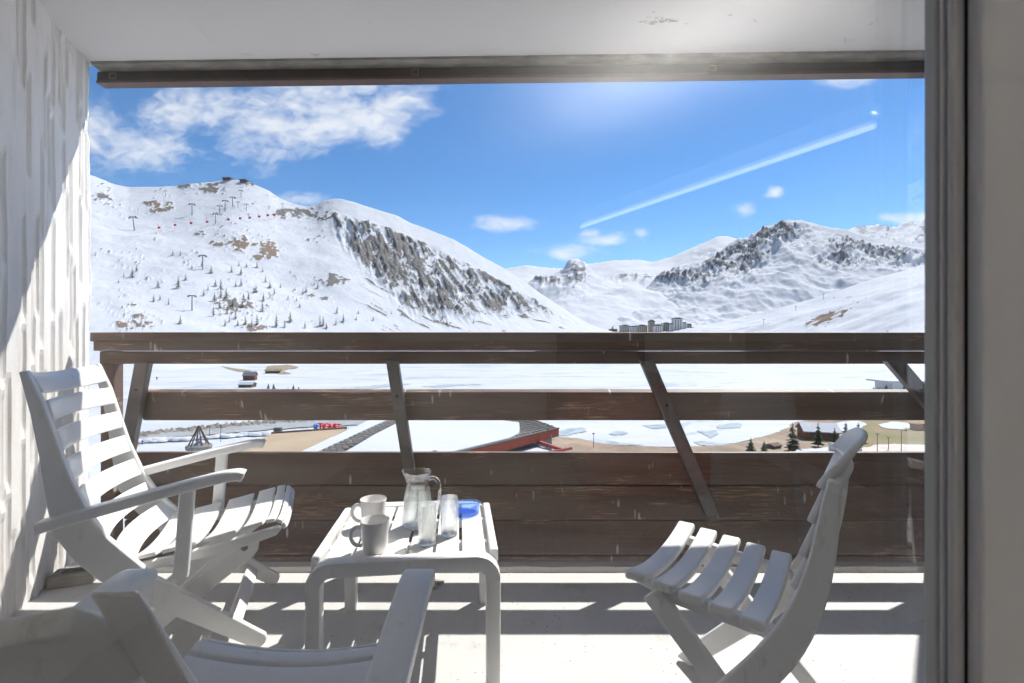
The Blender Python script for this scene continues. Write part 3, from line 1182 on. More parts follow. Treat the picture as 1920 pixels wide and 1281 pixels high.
def side_table():
    ang = math.atan2(1.453 - 1.395, 0.521)
    c = thing('side_table', 'low white slatted resin side table holding mugs and glasses', 'table', (-0.345, 1.675, 0.001), ang)
    hw, hd, H = 0.262, 0.268, 0.408
    for sy in (-1, 1):
        y = sy * (hd - 0.026)
        r = 0.052
        pts = [(-hw, 0.0), (-hw, 0.12), (-hw, 0.25), (-hw, H - r - 0.024)]
        for i in range(7):
            a = math.pi - math.pi / 2 * i / 6
            pts.append((-hw + r + r * math.cos(a), H - 0.024 - r + r * math.sin(a)))
        pts += [(-x, z) for x, z in pts[::-1]]
        full = [(p[0], y, p[1]) for p in pts]
        refs = []
        P2 = [Vector(p) for p in full]
        for i in range(len(P2)):
            t = (P2[min(i + 1, len(P2) - 1)] - P2[max(i - 1, 0)]).normalized()
            refs.append(t.cross(Vector((0, 1, 0))).normalized() * -1)
        nleg = 4
        sec = rr(0.05, 0.046, 0.008, 2)
        MB().sweep(full[3:-3], refs[3:-3], sec).out('end_rail', M_RESIN, c, smooth=30)
        for sx in (-1, 1):
            lp = [(sx * hw, y, 0.0), (sx * hw, y, 0.15), (sx * hw, y, H - r - 0.0245)]
            MB().sweep(lp, (sx, 0, 0), rr(0.047, 0.043, 0.007, 2)).out('leg', M_RESIN, c, smooth=30)
    for i in range(6):
        x = -0.205 + i * 0.082
        MB().box(x - 0.036, x + 0.036, -hd + 0.045, hd - 0.045, H - 0.022, H - 0.008).out('slat', M_RESIN, c, bevel=0.003)
    for sx in (-1, 1):
        MB().box(sx * 0.267 - 0.013, sx * 0.267 + 0.013, -hd + 0.05, hd - 0.05, H - 0.045, H - 0.002).out('side_rail', M_RESIN, c, bevel=0.006, seg=3)
    for y in (-0.1, 0.1):
        MB().box(-0.253, 0.253, y - 0.012, y + 0.012, H - 0.05, H - 0.0225).out('cross_bar', M_RESIN, c)


side_table()
TZ = 0.401


def on_table(x, y, hgt=0.0):
    return PX(x, y, (CAMZ - TZ) * F / (y - 640))


def mug(label, p, a):
    m = thing('mug', label, 'mug', (p.x, p.y, TZ + 0.0005), a, 'white coffee mugs')
    pr = [(0, 0.004), (0.029, 0.0035), (0.030, 0), (0.0335, 0), (0.036, 0.006), (0.040, 0.035), (0.0445, 0.092), (0.0452, 0.096), (0.0440, 0.098), (0.0418, 0.095), (0.037, 0.035), (0.032, 0.010), (0, 0.007)]
    MB().lathe(pr, 40).out('body', M_CERAMIC, m, smooth=40)
    path = curve([(0.041, 0, 0.076), (0.056, 0, 0.079), (0.070, 0, 0.066), (0.070, 0, 0.044), (0.058, 0, 0.026), (0.0385, 0, 0.021)], 18)
    MB().sweep(path, (0, 1, 0), rr(0.012, 0.008, 0.0035)).out('handle', M_CERAMIC, m, smooth=50)


mug('white mug at the far left of the table, beside the jug', on_table(700, 987), R(190))
mug('white mug nearest the window at the front of the table', on_table(703, 1033), R(195))


def jug():
    p = on_table(783, 988)
    j = thing('water_jug', 'clear glass jug half full of water with a pinched spout', 'jug', (p.x, p.y, TZ + 0.0005), R(180))
    prof = [(0.0, 0.002), (0.030, 0.001), (0.046, 0.004), (0.054, 0.016), (0.056, 0.03), (0.053, 0.06), (0.047, 0.10), (0.0415, 0.135), (0.0395, 0.147), (0.0405, 0.150), (0.0385, 0.156), (0.0425, 0.175), (0.047, 0.192)]
    inn = [(max(r - 0.0028, 0), z + (0.006 if i < 3 else 0)) for i, (r, z) in enumerate(prof)]
    pr = prof + [(0.0465, 0.1945)] + inn[::-1]
    mb = MB().lathe(pr, 48)
    for v in mb.v:                                   # spout towards +x
        a = math.atan2(v.y, v.x)
        h = max(0.0, (v.z - 0.150) / 0.045)
        k = math.exp(-(a / 0.42) ** 2) * h ** 1.3
        rad = math.hypot(v.x, v.y)
        if rad > 1e-5:
            pin = math.exp(-((abs(a) - 0.75) / 0.3) ** 2) * h * 0.10
            s = 1 + 0.20 * k - pin
            v.x *= s
            v.y *= s
        v.z += 0.006 * k
    mb.out('body', M_GLASS, j, smooth=50)
    w = [(0, 0.0085), (0.028, 0.0085), (0.044, 0.011), (0.0505, 0.018), (0.0525, 0.03), (0.0495, 0.06), (0.0435, 0.10), (0.0405, 0.118), (0, 0.118)]
    MB().lathe(w, 40).out('water', M_WATER, j, smooth=40)
    path = curve([(-0.041, 0, 0.168), (-0.056, 0, 0.172), (-0.072, 0, 0.158), (-0.077, 0, 0.125), (-0.073, 0, 0.085), (-0.064, 0, 0.058), (-0.0555, 0, 0.048)], 22)
    MB().sweep(path, (0, 1, 0), rr(0.013, 0.009, 0.004)).out('handle', M_GLASS, j, smooth=50)


jug()


def tumbler(label, p):
    t = thing('drinking_glass', label, 'glass', (p.x, p.y, TZ + 0.0005), 0, 'tall drinking glasses')
    pr = [(0, 0.001), (0.024, 0.0), (0.0275, 0.003), (0.0285, 0.02), (0.0295, 0.126), (0.0289, 0.128), (0.0279, 0.126), (0.0265, 0.02), (0.024, 0.013), (0, 0.011)]
    MB().lathe(pr, 40).out('body', M_GLASS, t, smooth=40)
    MB().lathe([(0, 0.0015), (0.0225, 0.0015), (0.0255, 0.005), (0.0248, 0.0105), (0.02, 0.0095), (0, 0.0095)], 32).out('base', M_GLASS, t, smooth=40)


tumbler('tall empty drinking glass in front of the jug, nearest the window', on_table(801, 1020))
tumbler('tall empty drinking glass right of the jug, beside the ashtray', on_table(842, 1003))


def ashtray():
    p = on_table(874, 962)
    a = thing('ashtray', 'round cobalt blue glass ashtray at the far right of the table', 'ashtray', (p.x, p.y, TZ + 0.0005), 0.4)
    mb = MB().lathe([(0, 0.001), (0.046, 0.0), (0.0495, 0.004), (0.051, 0.036), (0.0495, 0.038), (0.043, 0.036), (0.040, 0.012), (0.034, 0.008), (0, 0.008)], 48)
    for v in mb.v:
        if v.z > 0.03:
            ang = math.atan2(v.y, v.x)
            if abs(((ang + math.pi / 4) % (math.pi / 2)) - math.pi / 4) < 0.11:
                v.z -= 0.010
    mb.out('bowl', M_BLUEGLASS, a, smooth=40)


ashtray()
dp = GP(812, 1096, 0.0)
pl = thing('floor_plate', 'small grey metal plate fixed to the floor behind the table', 'plate', (dp.x, dp.y, 0.0005), R(-20))
MB().box(-0.035, 0.035, -0.04, 0.04, 0.0, 0.006).out('plate', mat('dull_plate', (0.42, 0.39, 0.34), 0.6, 0.5, var=0.4, vscale=40), pl, bevel=0.002)
for x in (-0.025, 0.025):
    MB().tube((x, 0, 0.0062), (x, 0, 0.009), 0.006, n=10).out('screw', M_DARKMETAL, pl)
dq = GP(146, 1090, 0.0)
dr_ = thing('floor_drain', 'worn drain opening at the foot of the left wall', 'drain', (dq.x, dq.y, 0.0005), R(20))
MB().prism([(-0.09, -0.05), (0.07, -0.05), (0.07, 0.05), (-0.09, 0.05)], 'z', 0.0, 0.05).out('surround', M_CONC, dr_, bevel=0.006)
MB().box(-0.05, 0.035, -0.02, 0.025, 0.0505, 0.053).out('opening', M_BLACK, dr_)

# ------------------------------------------------------------------ mountains
M_MTN = mountain_material('snow_and_grey_rock', (0.075, 0.073, 0.072), (0.23, 0.222, 0.215), (0.19, 0.15, 0.115), 0.16)
M_MTN_FAR = mountain_material('far_snow_and_rock', (0.11, 0.115, 0.125), (0.27, 0.27, 0.28), (0.2, 0.17, 0.15), 0.035)
M_MTN_R = mountain_material('right_snow_slope', (0.10, 0.09, 0.085), (0.2, 0.17, 0.15), (0.16, 0.115, 0.085), 0.03)

SPOTS = [(297, 388, 22, 10, 1), (285, 380, 14, 5, 1), (452, 458, 28, 11, 1), (500, 468, 22, 13, 1), (486, 483, 16, 5, 1), (408, 458, 10, 5, 1), (376, 437, 8, 8, 0.3),
         (236, 609, 20, 7, 1), (261, 593, 13, 4, 1), (258, 610, 6, 4, 1), (587, 557, 9, 4, 0.8), (610, 560, 12, 3, 0.3), (625, 525, 22, 9, 0.1), (440, 575, 28, 14, 0.2), (480, 614, 24, 6, 0.8),
         (398, 352, 24, 9, 0.2), (350, 349, 18, 5, 0.2), (560, 400, 40, 7, 0.1), (610, 410, 18, 6, 0.1), (470, 345, 10, 4, 0.6), (190, 370, 14, 8, 0.1), (275, 610, 12, 4, 0.7)]


def rock_left(x, y, X, d, z, t):
    rock = np.zeros_like(X)
    earth = np.zeros_like(X)
    wob = (fbm(x / 9, y / 5, 4, 40) - 0.5)
    wob2 = (fbm(x / 3.5, y / 2.5, 3, 43) - 0.5)
    for (cx, cy, a, b, e) in SPOTS:
        q = ((x - cx) / a) ** 2 + ((y - cy) / b) ** 2
        v = np.clip(0.80 - q * 0.42 + wob * 2.4 + wob2 * 1.5, 0, 0.8) * (q < 2.6)
        rock = np.maximum(rock, v)
        earth = np.where(v > 0.2, np.maximum(earth, e), earth)
    # scattered stones on the open slope
    st = fbm(x / 5.0, y / 3.2, 3, 71)
    zone = fbm(x / 60, y / 40, 3, 77)
    rock = np.maximum(rock, sstep(0.70, 0.78, st) * sstep(0.48, 0.62, zone) * 0.75 * (x < 700))
    # the big broken face
    skyl = np.interp(x, [600, 640, 720, 800, 900, 1000, 1130], [376, 376, 398, 430, 482, 542, 622])
    below = y - skyl
    a = R(52)
    sx = x * math.cos(a) + y * math.sin(a)          # along the gullies
    sy = -x * math.sin(a) + y * math.cos(a)
    a2 = R(70)
    lean = np.clip((x - 640) / 300, 0, 1)
    s1 = fbm(sx / 46, sy / 9.0, 5, 90, 0.55, True)
    b2 = x * math.cos(a2) + y * math.sin(a2)
    c2 = -x * math.sin(a2) + y * math.cos(a2)
    s2 = fbm(b2 / 34, c2 / 8.5, 5, 120, 0.55, True)
    streak = s2 * (1 - lean) + s1 * lean
    blot = fbm(x / 40, y / 26, 4, 95)
    up = np.interp(x, [615, 640, 700, 800, 900, 1000, 1100], [14, 22, 22, 22, 20, 14, 8])
    lo = np.interp(x, [615, 640, 700, 760, 830, 900, 960, 1010, 1070, 1130], [60, 95, 150, 190, 180, 130, 95, 60, 35, 8])
    zone = sstep(0, 14, below - up) * sstep(0, 45, lo - below) * sstep(608, 640, x) * sstep(1130, 1060, x)
    fine = fbm(x / 5.0, y / 5.0, 4, 99, 0.6)
    face = sstep(0.70, 0.86, streak * 0.62 + blot * 0.36 + fine * 0.42) * zone
    rock = np.maximum(rock, face)
    # thin lines running down the apron
    a3 = np.interp(x, [600, 800, 1130], [R(43), R(40), R(33)])
    c3 = -x * np.sin(a3) + y * np.cos(a3)
    b3 = x * np.cos(a3) + y * np.sin(a3)
    ln = fbm(b3 / 90, c3 / 5.5, 3, 140, 0.5, True)
    apron = sstep(10, 40, below - up) * sstep(640, 720, x) * sstep(1140, 1090, x) * sstep(645, 610, y)
    rock = np.maximum(rock, sstep(0.78, 0.87, ln) * apron * 0.85)
    rl = fbm(x / 30, y / 30, 3, 150)
    dz = zone * (streak - 0.5) * 38 + rock * 3.0
    return np.clip(rock, 0, 1), earth, dz


def rock_peak(x, y, X, d, z, t):
    s = fbm(x / 22, y / 10, 5, 210, 0.55, True)
    s2 = fbm((x * 0.8 - y * 0.6) / 26, (x * 0.6 + y * 0.8) / 9, 5, 214, 0.55, True)
    skyl = np.interp(x, [p[0] for p in SKY_PEAK], [p[1] for p in SKY_PEAK])
    b = y - skyl
    zone = sstep(2, 10, b) * sstep(75, 20, b) * sstep(1225, 1290, x) * sstep(1560, 1470, x)
    core = np.exp(-((x - 1400 + (y - 480) * 0.5) / 45) ** 2 - ((y - 485) / 42) ** 2)
    z2 = np.maximum(zone * 0.85, core * 1.05)
    right = sstep(1520, 1570, x) * sstep(8, 16, b) * sstep(62, 35, b) * 0.72
    low = np.exp(-((x - 1580) / 60) ** 2 - ((y - 487) / 16) ** 2)
    left = np.exp(-((x - 1270) / 70) ** 2 - ((y - 520) / 16) ** 2)
    m = np.maximum(np.maximum(z2, right), np.maximum(low * 0.9, left * 0.9))
    v = (s * 0.5 + s2 * 0.5)
    fn = fbm(x / 5, y / 4, 4, 219, 0.6)
    rock = sstep(0.90, 1.10, v * 0.8 + m * 0.46 + (fn - 0.5) * 0.6 + 0.12) * sstep(0.02, 0.3, m)
    dz = m * (v - 0.55) * 190
    return np.clip(rock, 0, 1), np.zeros_like(X), dz


def rock_tooth(x, y, X, d, z, t):
    s = fbm(x / 16, y / 8, 5, 310, 0.55, True)
    m = np.maximum(np.exp(-((x - 1078) / 30) ** 2 - ((y - 515) / 32) ** 2), np.exp(-((x - 1020) / 50) ** 2 - ((y - 528) / 13) ** 2))
    m = np.maximum(m, 0.8 * np.exp(-((x - 1180) / 60) ** 2 - ((y - 522) / 10) ** 2))
    rock = sstep(0.80, 1.02, s * 0.8 + m * 0.5) * sstep(0.05, 0.4, m) * 0.8
    return np.clip(rock, 0, 1), np.zeros_like(X), m * (s - 0.5) * 90


def rock_far(x, y, X, d, z, t):
    s = fbm(x / 18, y / 8, 5, 410, 0.55, True)
    m = sstep(1560, 1620, x) * 0.8 + np.exp(-((x - 1330) / 40) ** 2 - ((y - 478) / 14) ** 2) * 0.6
    rock = sstep(0.66, 0.9, s * 0.85 + m * 0.2) * np.clip(m, 0, 1)
    return np.clip(rock, 0, 1), np.zeros_like(X), np.clip(m, 0, 1) * (s - 0.5) * 160


def rock_right(x, y, X, d, z, t):
    q = ((x - 1550) / 46) ** 2 + ((y - 597 + (x - 1550) * 0.33) / 13) ** 2
    s = fbm((x * 0.9 + y * 0.4) / 16, (y * 0.9 + x * 0.35) / 4, 4, 510, 0.55, True)
    rock = sstep(0.62, 0.82, s * 0.8 + np.clip(1 - q, 0, 1) * 0.35) * (q < 1.4)
    st = fbm(x / 7, y / 3, 3, 520)
    zone = fbm(x / 60, y / 30, 3, 521)
    rock = np.maximum(rock, sstep(0.73, 0.8, st) * sstep(0.5, 0.62, zone) * 0.8)
    wv = fbm(x / 130, (y + x * 0.35) / 22, 4, 530)
    return np.clip(rock, 0, 1), (q < 1.4) * 0.9, (wv - 0.5) * 30 * np.clip(t * (1 - t) * 4, 0, 1)


SKY_L = [(-260, 240), (0, 285), (110, 305), (176, 330), (210, 344), (240, 351), (290, 350), (330, 349), (360, 344), (400, 341), (428, 336), (455, 338), (480, 347), (505, 358), (522, 371),
         (550, 382), (575, 387), (592, 384), (605, 376), (625, 372), (640, 373), (668, 380), (690, 388), (720, 397), (745, 404), (765, 416), (800, 429), (850, 449), (880, 466), (905, 482), (945, 503), (975, 522), (1010, 548),
         (1050, 575), (1085, 597), (1115, 612), (1150, 622), (1200, 632)]
SKY_PEAK = [(1150, 600), (1190, 566), (1215, 535), (1240, 516), (1265, 503), (1300, 492), (1330, 483), (1352, 470), (1368, 456), (1385, 447), (1400, 446), (1414, 438), (1430, 424), (1440, 424), (1455, 418), (1478, 412),
            (1505, 413), (1520, 417), (1545, 424), (1590, 432), (1640, 447), (1690, 452), (1740, 458), (1900, 470), (2300, 430)]
SKY_TOOTH = [(900, 570), (950, 545), (985, 530), (1020, 516), (1045, 510), (1056, 503), (1062, 492), (1070, 487), (1082, 486), (1090, 493), (1098, 494), (1108, 505), (1120, 520), (1150, 516), (1200, 512), (1240, 514), (1300, 530), (1360, 560)]
SKY_FAR = [(850, 520), (930, 507), (965, 500), (985, 497), (1010, 500), (1040, 503), (1060, 502), (1100, 494), (1125, 492), (1150, 488), (1200, 487), (1222, 491), (1260, 481), (1300, 463), (1330, 450), (1345, 443), (1362, 443), (1400, 452),
           (1470, 460), (1560, 437), (1600, 430), (1625, 427), (1650, 423), (1672, 425), (1690, 419), (1712, 420), (1730, 412), (1800, 400), (1950, 420), (2300, 380)]
SKY_R = [(1160, 626), (1250, 618), (1300, 613), (1350, 604), (1420, 588), (1500, 566), (1560, 548), (1640, 522), (1690, 508), (1730, 497), (1900, 450), (2300, 350), (2700, 300)]


def spread(a, b, step):
    return np.arange(a, b + step, step)


mountain('far_mountains', spread(850, 2300, 3.5), SKY_FAR, [(0, 3600)], [(0, 6200)], [(0, 250)], 70, 1.1, 120, 61, rock_far, M_MTN_FAR, wl=700)
mountain('tooth_mountain', spread(900, 1360, 2.2), SKY_TOOTH, [(0, 2100)], [(0, 3900)], [(0, 40)], 110, 1.0, 110, 33, rock_tooth, M_MTN_FAR, wl=420)
mountain('peak_mountain', spread(1150, 2300, 2.2), SKY_PEAK, [(0, 1950)], [(1150, 3300), (1480, 3500), (2300, 3300)], [(0, 40)], 200, 1.5, 100, 21, rock_peak, M_MTN_FAR, wl=300, ridge_amp=1.2)
mountain('right_slope', spread(1160, 2700, 4), SKY_R, [(1160, 1780), (1300, 1700), (1730, 800), (2300, 520), (2700, 420)], [(1160, 2000), (1300, 2000), (1730, 1600), (2700, 1200)],
         [(1160, 30), (1300, 20), (1730, LAKE), (2700, LAKE)], 110, 1.05, 30, 44, rock_right, M_MTN_R, wl=220)
mountain('left_mountain', np.concatenate([spread(-260, 160, 12), spread(166, 1200, 2.0)]), SKY_L, [(-260, 400), (300, 490), (600, 700), (900, 980), (1200, 1500)],
         [(-260, 1250), (430, 1350), (640, 1300), (900, 1500), (1200, 1900)], [(-260, LAKE - 0.5), (900, LAKE - 0.5), (1200, -10)], 260, 1.12, 18, 12, rock_left, M_MTN, wl=150)


# ground and frozen lake
def build_ground():
    gm = NB('valley_ground')
    n = gm.noise(gm.mp((1, 1, 1)), 0.03, 6, 0.65)
    c = gm.ramp(n, 0.46, 0.54, (0.84, 0.85, 0.87), (0.25, 0.205, 0.155))
    n2 = gm.noise(gm.mp((1, 1, 1)), 0.3, 6)
    gm.col(gm.mix(gm.math('MULTIPLY', n2, 0.25), c, (0.15, 0.12, 0.09)))
    gm.b.inputs['Roughness'].default_value = 0.95
    S = 9000
    tag(mk('ground', [(-S, -300, LAKE - 0.6), (S, -300, LAKE - 0.6), (S, S, LAKE - 0.6), (-S, S, LAKE - 0.6)], [(0, 1, 2, 3)], M_SNOW), kind='structure')
    ice = NB('lake_ice')
    a = ice.noise(ice.mp((0.5, 1, 1)), 0.034, 7, 0.62, 0.8)
    b = ice.noise(ice.mp((0.3, 1, 1), (50, 20, 0)), 0.05, 7, 0.68, 0.4)
    base = ice.ramp(b, 0.3, 0.7, (0.40, 0.43, 0.48), (0.53, 0.54, 0.56))
    wet = ice.ramp(a, 0.575, 0.61)
    base = ice.mix(ice.math('MULTIPLY', wet, 0.75), base, (0.30, 0.345, 0.37))
    ice.col(base)
    ice.b.inputs['Roughness'].default_value = 0.7
    ice.b.inputs['Specular IOR Level'].default_value = 0.2
    sh = [GP(220, 860, LAKE), GP(560, 835, LAKE), GP(900, 815, LAKE), GP(1040, 824, LAKE), GP(1130, 832, LAKE), GP(1240, 836, LAKE), GP(1290, 836, LAKE), GP(1380, 829, LAKE),
          GP(1450, 812, LAKE), GP(1490, 797, LAKE), GP(1560, 780, LAKE), GP(1650, 745, LAKE), GP(1900, 720, LAKE), GP(2300, 690, LAKE), GP(2300, 662, LAKE), GP(1900, 657, LAKE), GP(300, 657, LAKE), GP(-400, 665, LAKE), GP(-900, 800, LAKE)]
    tag(mk('lake', [(p.x, p.y, LAKE - 0.2) for p in sh], [tuple(range(len(sh)))], ice.m), kind='structure')
    # bare shore, lawn and paths as thin sheets
    tan = mat('bare_shore', (0.36, 0.285, 0.215), 0.95, 0.1, col2=(0.22, 0.17, 0.125), vscale=0.12)
    lawn = mat('winter_lawn', (0.27, 0.215, 0.14), 0.95, 0.1, col2=(0.20, 0.19, 0.10), vscale=0.1)
    grey = mat('slush_water', (0.28, 0.29, 0.29), 0.15, 0.5, col2=(0.20, 0.21, 0.21), vscale=0.04)
    melt = mat('melt_ice', (0.22, 0.27, 0.29), 0.35, 0.4, col2=(0.50, 0.53, 0.55), vscale=0.25)
    path_m = mat('path_gravel', (0.60, 0.55, 0.50), 0.95, 0.1, var=0.15, vscale=0.3)

    def sheet_px(name, pts, z, m, kind='structure'):
        P = curve([(x, y, 0) for x, y in pts + pts[:1]], len(pts) * 9)[:-1]
        v = []
        for q in P:
            e = min(abs(q.y - 640) * 0.02, 2.2)
            nz = mnoise.noise(Vector((q.x / 7, q.y / 2.5, 3.3))) + 0.6 * mnoise.noise(Vector((q.x / 2.6, q.y, 1.3)))
            v.append(GP(q.x + nz * e * 2.0, q.y + nz * e * 0.6, z))
        return tag(mk(name, v, [tuple(range(len(v)))], m), kind=kind)
    sheet_px('shore', [(1020, 860), (1035, 822), (1085, 822), (1125, 831), (1180, 835), (1250, 838), (1300, 836), (1370, 832), (1440, 815), (1478, 800), (1500, 790), (1580, 782), (1760, 775), (2000, 790), (2000, 870), (1500, 880), (1020, 880)], LAKE + 0.1, tan)
    sheet_px('lawn', [(1590, 815), (1610, 790), (1720, 783), (1900, 790), (1900, 845), (1720, 838), (1640, 843), (1600, 842)], LAKE + 0.16, lawn)
    sheet_px('path', [(1600, 846), (1640, 834), (1690, 832), (1760, 835), (1900, 843), (1900, 856), (1600, 856)], LAKE + 0.22, path_m)
    sheet_px('river', [(225, 830), (300, 820), (420, 812), (560, 801), (700, 794), (760, 786), (640, 783), (540, 790), (430, 797), (330, 806), (240, 818)], LAKE + 0.1, grey)
    pools = [(('melt_pool'), [(600, 733), (640, 726), (700, 722), (738, 719), (770, 720), (700, 727), (650, 731)]),
             ('melt_pool', [(790, 724), (830, 721), (880, 719), (900, 720), (860, 723), (815, 726)]), ('melt_pool', [(1035, 815), (1060, 804), (1095, 802), (1098, 808), (1070, 814), (1045, 818)]),
             ('melt_pool', [(1205, 797), (1245, 795), (1250, 801), (1225, 803)]), ('melt_pool', [(1308, 808), (1335, 806), (1345, 812), (1332, 820), (1322, 815)]), ('melt_pool', [(1340, 799), (1380, 792), (1388, 800), (1352, 803)]),
             ('melt_pool', [(1303, 828), (1320, 826), (1350, 830), (1365, 832), (1330, 835), (1308, 832)]), ('melt_pool', [(1140, 812), (1165, 808), (1176, 812), (1150, 815)]), ('melt_pool', [(1098, 826), (1120, 823), (1150, 827), (1180, 831), (1205, 834), (1150, 833), (1110, 829)])]
    for nme, pts in pools:
        sheet_px(nme, pts, LAKE - 0.05, melt)
    sheet_px('snow_patch', [(1645, 795), (1680, 790), (1715, 797), (1700, 804), (1660, 802)], LAKE + 0.3, M_SNOW)
    sheet_px('snow_patch', [(1555, 795), (1600, 788), (1625, 796), (1590, 808), (1560, 804)], LAKE + 0.3, M_SNOW)
    sheet_px('snow_patch', [(1490, 843), (1560, 838), (1600, 838), (1580, 850), (1500, 852)], LAKE + 0.32, M_SNOW)
    # earth patches at the foot of the left slope
    for pts in ([(415, 686), (440, 690), (470, 694), (455, 697), (430, 692)], [(500, 686), (540, 684), (560, 689), (530, 694), (545, 700), (515, 700), (500, 692)]):
        sheet_px('grass_patch', pts, LAKE + 0.05, mat('dry_grass', (0.20, 0.155, 0.09), 0.95, 0.1, col2=(0.30, 0.27, 0.22), vscale=0.2))


build_ground()

# ------------------------------------------------------------------ things in the landscape
M_BARK = mat('larch_bark', (0.13, 0.10, 0.085), 0.9, 0.1)
M_LARCH = mat('bare_larch_twigs', (0.085, 0.068, 0.058), 0.9, 0.1, var=0.35, vscale=0.6)
M_SPRUCE = mat('spruce_needles', (0.052, 0.072, 0.035), 0.8, 0.2, col2=(0.085, 0.085, 0.05), vscale=0.8)


def tree_mesh(name, seed, h, rad, nb, blade, mat_, trunk_r, low=0.55):
    """a conifer of many small drooping sprays round a tapered trunk"""
    rd = random.Random(seed)
    t = MB().tube((0, 0, -0.3), (0, 0, h * 0.97), trunk_r, trunk_r * 0.15, 6)
    c = MB()
    for i in range(nb):
        f = (i + rd.random()) / nb
        z = h * (0.10 + 0.88 * f)
        rr_ = rad * (1 - f) ** 0.85 * rd.uniform(low, 1.1) * (0.8 + 0.35 * math.sin(f * 38 + seed)) + 0.05 * rad
        a = rd.uniform(0, 2 * math.pi)
        dx, dy = math.cos(a), math.sin(a)
        p0 = Vector((0, 0, z))
        p1 = Vector((dx * rr_, dy * rr_, z - rr_ * rd.uniform(0.1, 0.45)))
        sd = Vector((-dy, dx, 0)) * (blade * rr_ * rd.uniform(0.6, 1.2))
        dn = Vector((0, 0, -blade * rr_ * rd.uniform(0.5, 1.0)))
        mid = p0.lerp(p1, 0.6)
        c.add([p0, mid + sd, p1, mid - sd, mid + dn], [(0, 1, 2), (0, 2, 3), (0, 4, 2)])
    return t, c


def protos():
    P = []
    for k in range(4):
        rd = random.Random(50 + k)
        t, c = tree_mesh('larch', 60 + k, 10.0, rd.uniform(2.1, 3.0), 130, 0.15, M_LARCH, 0.32)
        me = bpy.data.meshes.new('larch')
        n = len(t.v)
        me.from_pydata([tuple(v) for v in t.v + c.v], [], [tuple(f) for f in t.f] + [tuple(i + n for i in f) for f in c.f])
        me.materials.append(M_LARCH)
        P.append(me)
    return P


LARCH = protos()
larch_px = [(257, 510, 14), (232, 520, 10), (248, 522, 20), (296, 541, 18), (335, 541, 22), (335, 534, 18), (349, 526, 14), (325, 480, 12), (338, 480, 11), (378, 500, 12), (396, 513, 16), (434, 512, 14), (452, 517, 18), (448, 500, 10), (462, 502, 10), (483, 502, 14), (492, 510, 10),
            (498, 530, 14), (404, 538, 15), (415, 543, 22), (402, 565, 20), (414, 560, 24), (424, 560, 22), (443, 538, 14), (452, 536, 16), (476, 551, 16), (480, 549, 18), (467, 562, 18), (494, 566, 18), (492, 585, 24), (507, 541, 16), (515, 552, 14), (454, 578, 16), (400, 594, 22), (412, 578, 18), (426, 590, 16), (442, 598, 18), (430, 604, 14),
            (460, 610, 18), (472, 613, 16), (482, 610, 22), (518, 614, 28), (545, 605, 22), (535, 614, 16), (540, 563, 10), (568, 552, 12), (575, 548, 14), (596, 541, 14), (607, 612, 20), (601, 614, 22), (612, 616, 14), (645, 604, 18), (632, 588, 14), (630, 610, 14), (338, 609, 18), (288, 566, 16), (300, 563, 12), (316, 572, 14), (222, 531, 8), (360, 505, 10),
            (382, 555, 14), (390, 545, 12), (446, 612, 14), (562, 576, 10), (755, 592, 10), (735, 590, 8), (672, 588, 8), (572, 616, 14), (527, 540, 10), (556, 565, 9), (436, 575, 14), (456, 560, 12), (423, 613, 14), (506, 560, 10), (700, 600, 9), (830, 598, 12), (838, 608, 10), (888, 606, 10), (668, 600, 8)]
gl = 'small bare larch tree scattered on the snowy left hillside'
for i, (x, y, h) in enumerate(larch_px):
    p = on_slope('left_mountain', x, y)
    o = bpy.data.objects.new('larch_tree', LARCH[i % 4])
    link(o)
    o.location = p
    s = h / F * p.y / 10.0 * 0.98
    o.scale = (s * 0.95, s * 0.95, s)
    o.rotation_euler = (0, 0, i * 2.4)
    tag(o, gl, 'tree', 'larches on the left hillside')


def pylon(x, yb, h, label, layer='left_mountain', tilt=0.0):
    p = on_slope(layer, x, yb)
    H = h / F * p.y
    m = MB()
    r = max(H * 0.035, 0.25)
    m.tube((0, 0, -1), (0, 0, H), r, r * 0.7, 8)
    m.box(-H * 0.24, H * 0.24, -r * 0.6, r * 0.6, H * 0.97, H * 1.03)
    for s in (-1, 1):
        m.box(s * H * 0.22 - H * 0.07, s * H * 0.22 + H * 0.07, -r, r, H * 0.90, H * 0.95)
        m.tube((s * H * 0.2, 0, H * 0.9), (s * H * 0.2, 0, H * 0.97), r * 0.3, n=5)
    o = m.out('lift_pylon', M_DARKMETAL)
    o.location = p
    o.rotation_euler = (0, tilt, 0.3)
    tag(o, label, 'pylon', 'ski lift pylons on the left hillside')


gp_ = 'small grey ski lift pylon high on the left hillside'
pylon(253, 432, 25, 'leaning grey lift pylon on the left, nearest the wall', tilt=R(-6))
pylon(361, 404, 21, 'grey lift pylon standing just right of the upper brown outcrop')
pylon(405, 420, 17, 'grey lift pylon above the larches in the middle of the slope')
pylon(381, 505, 26, 'grey lift pylon among the uppermost larches')
pylon(360, 584, 28, 'tall grey lift pylon low on the left slope among the larches')
for x, y, h in ((413, 403, 17), (423, 396, 20), (437, 388, 18), (447, 390, 11), (462, 396, 13), (453, 370, 13), (463, 350, 10), (310, 369, 10), (531, 391, 9)):
    pylon(x, y, h, gp_)
for x, y, h, lb in ((1494, 583, 9, 'tiny lift pylon halfway up the right-hand slope'), (1543, 560, 9, 'tiny lift pylon high on the right-hand slope'), (1433, 608, 9, 'tiny lift pylon low on the right-hand slope')):
    pylon(x, y, h, lb, 'right_slope')

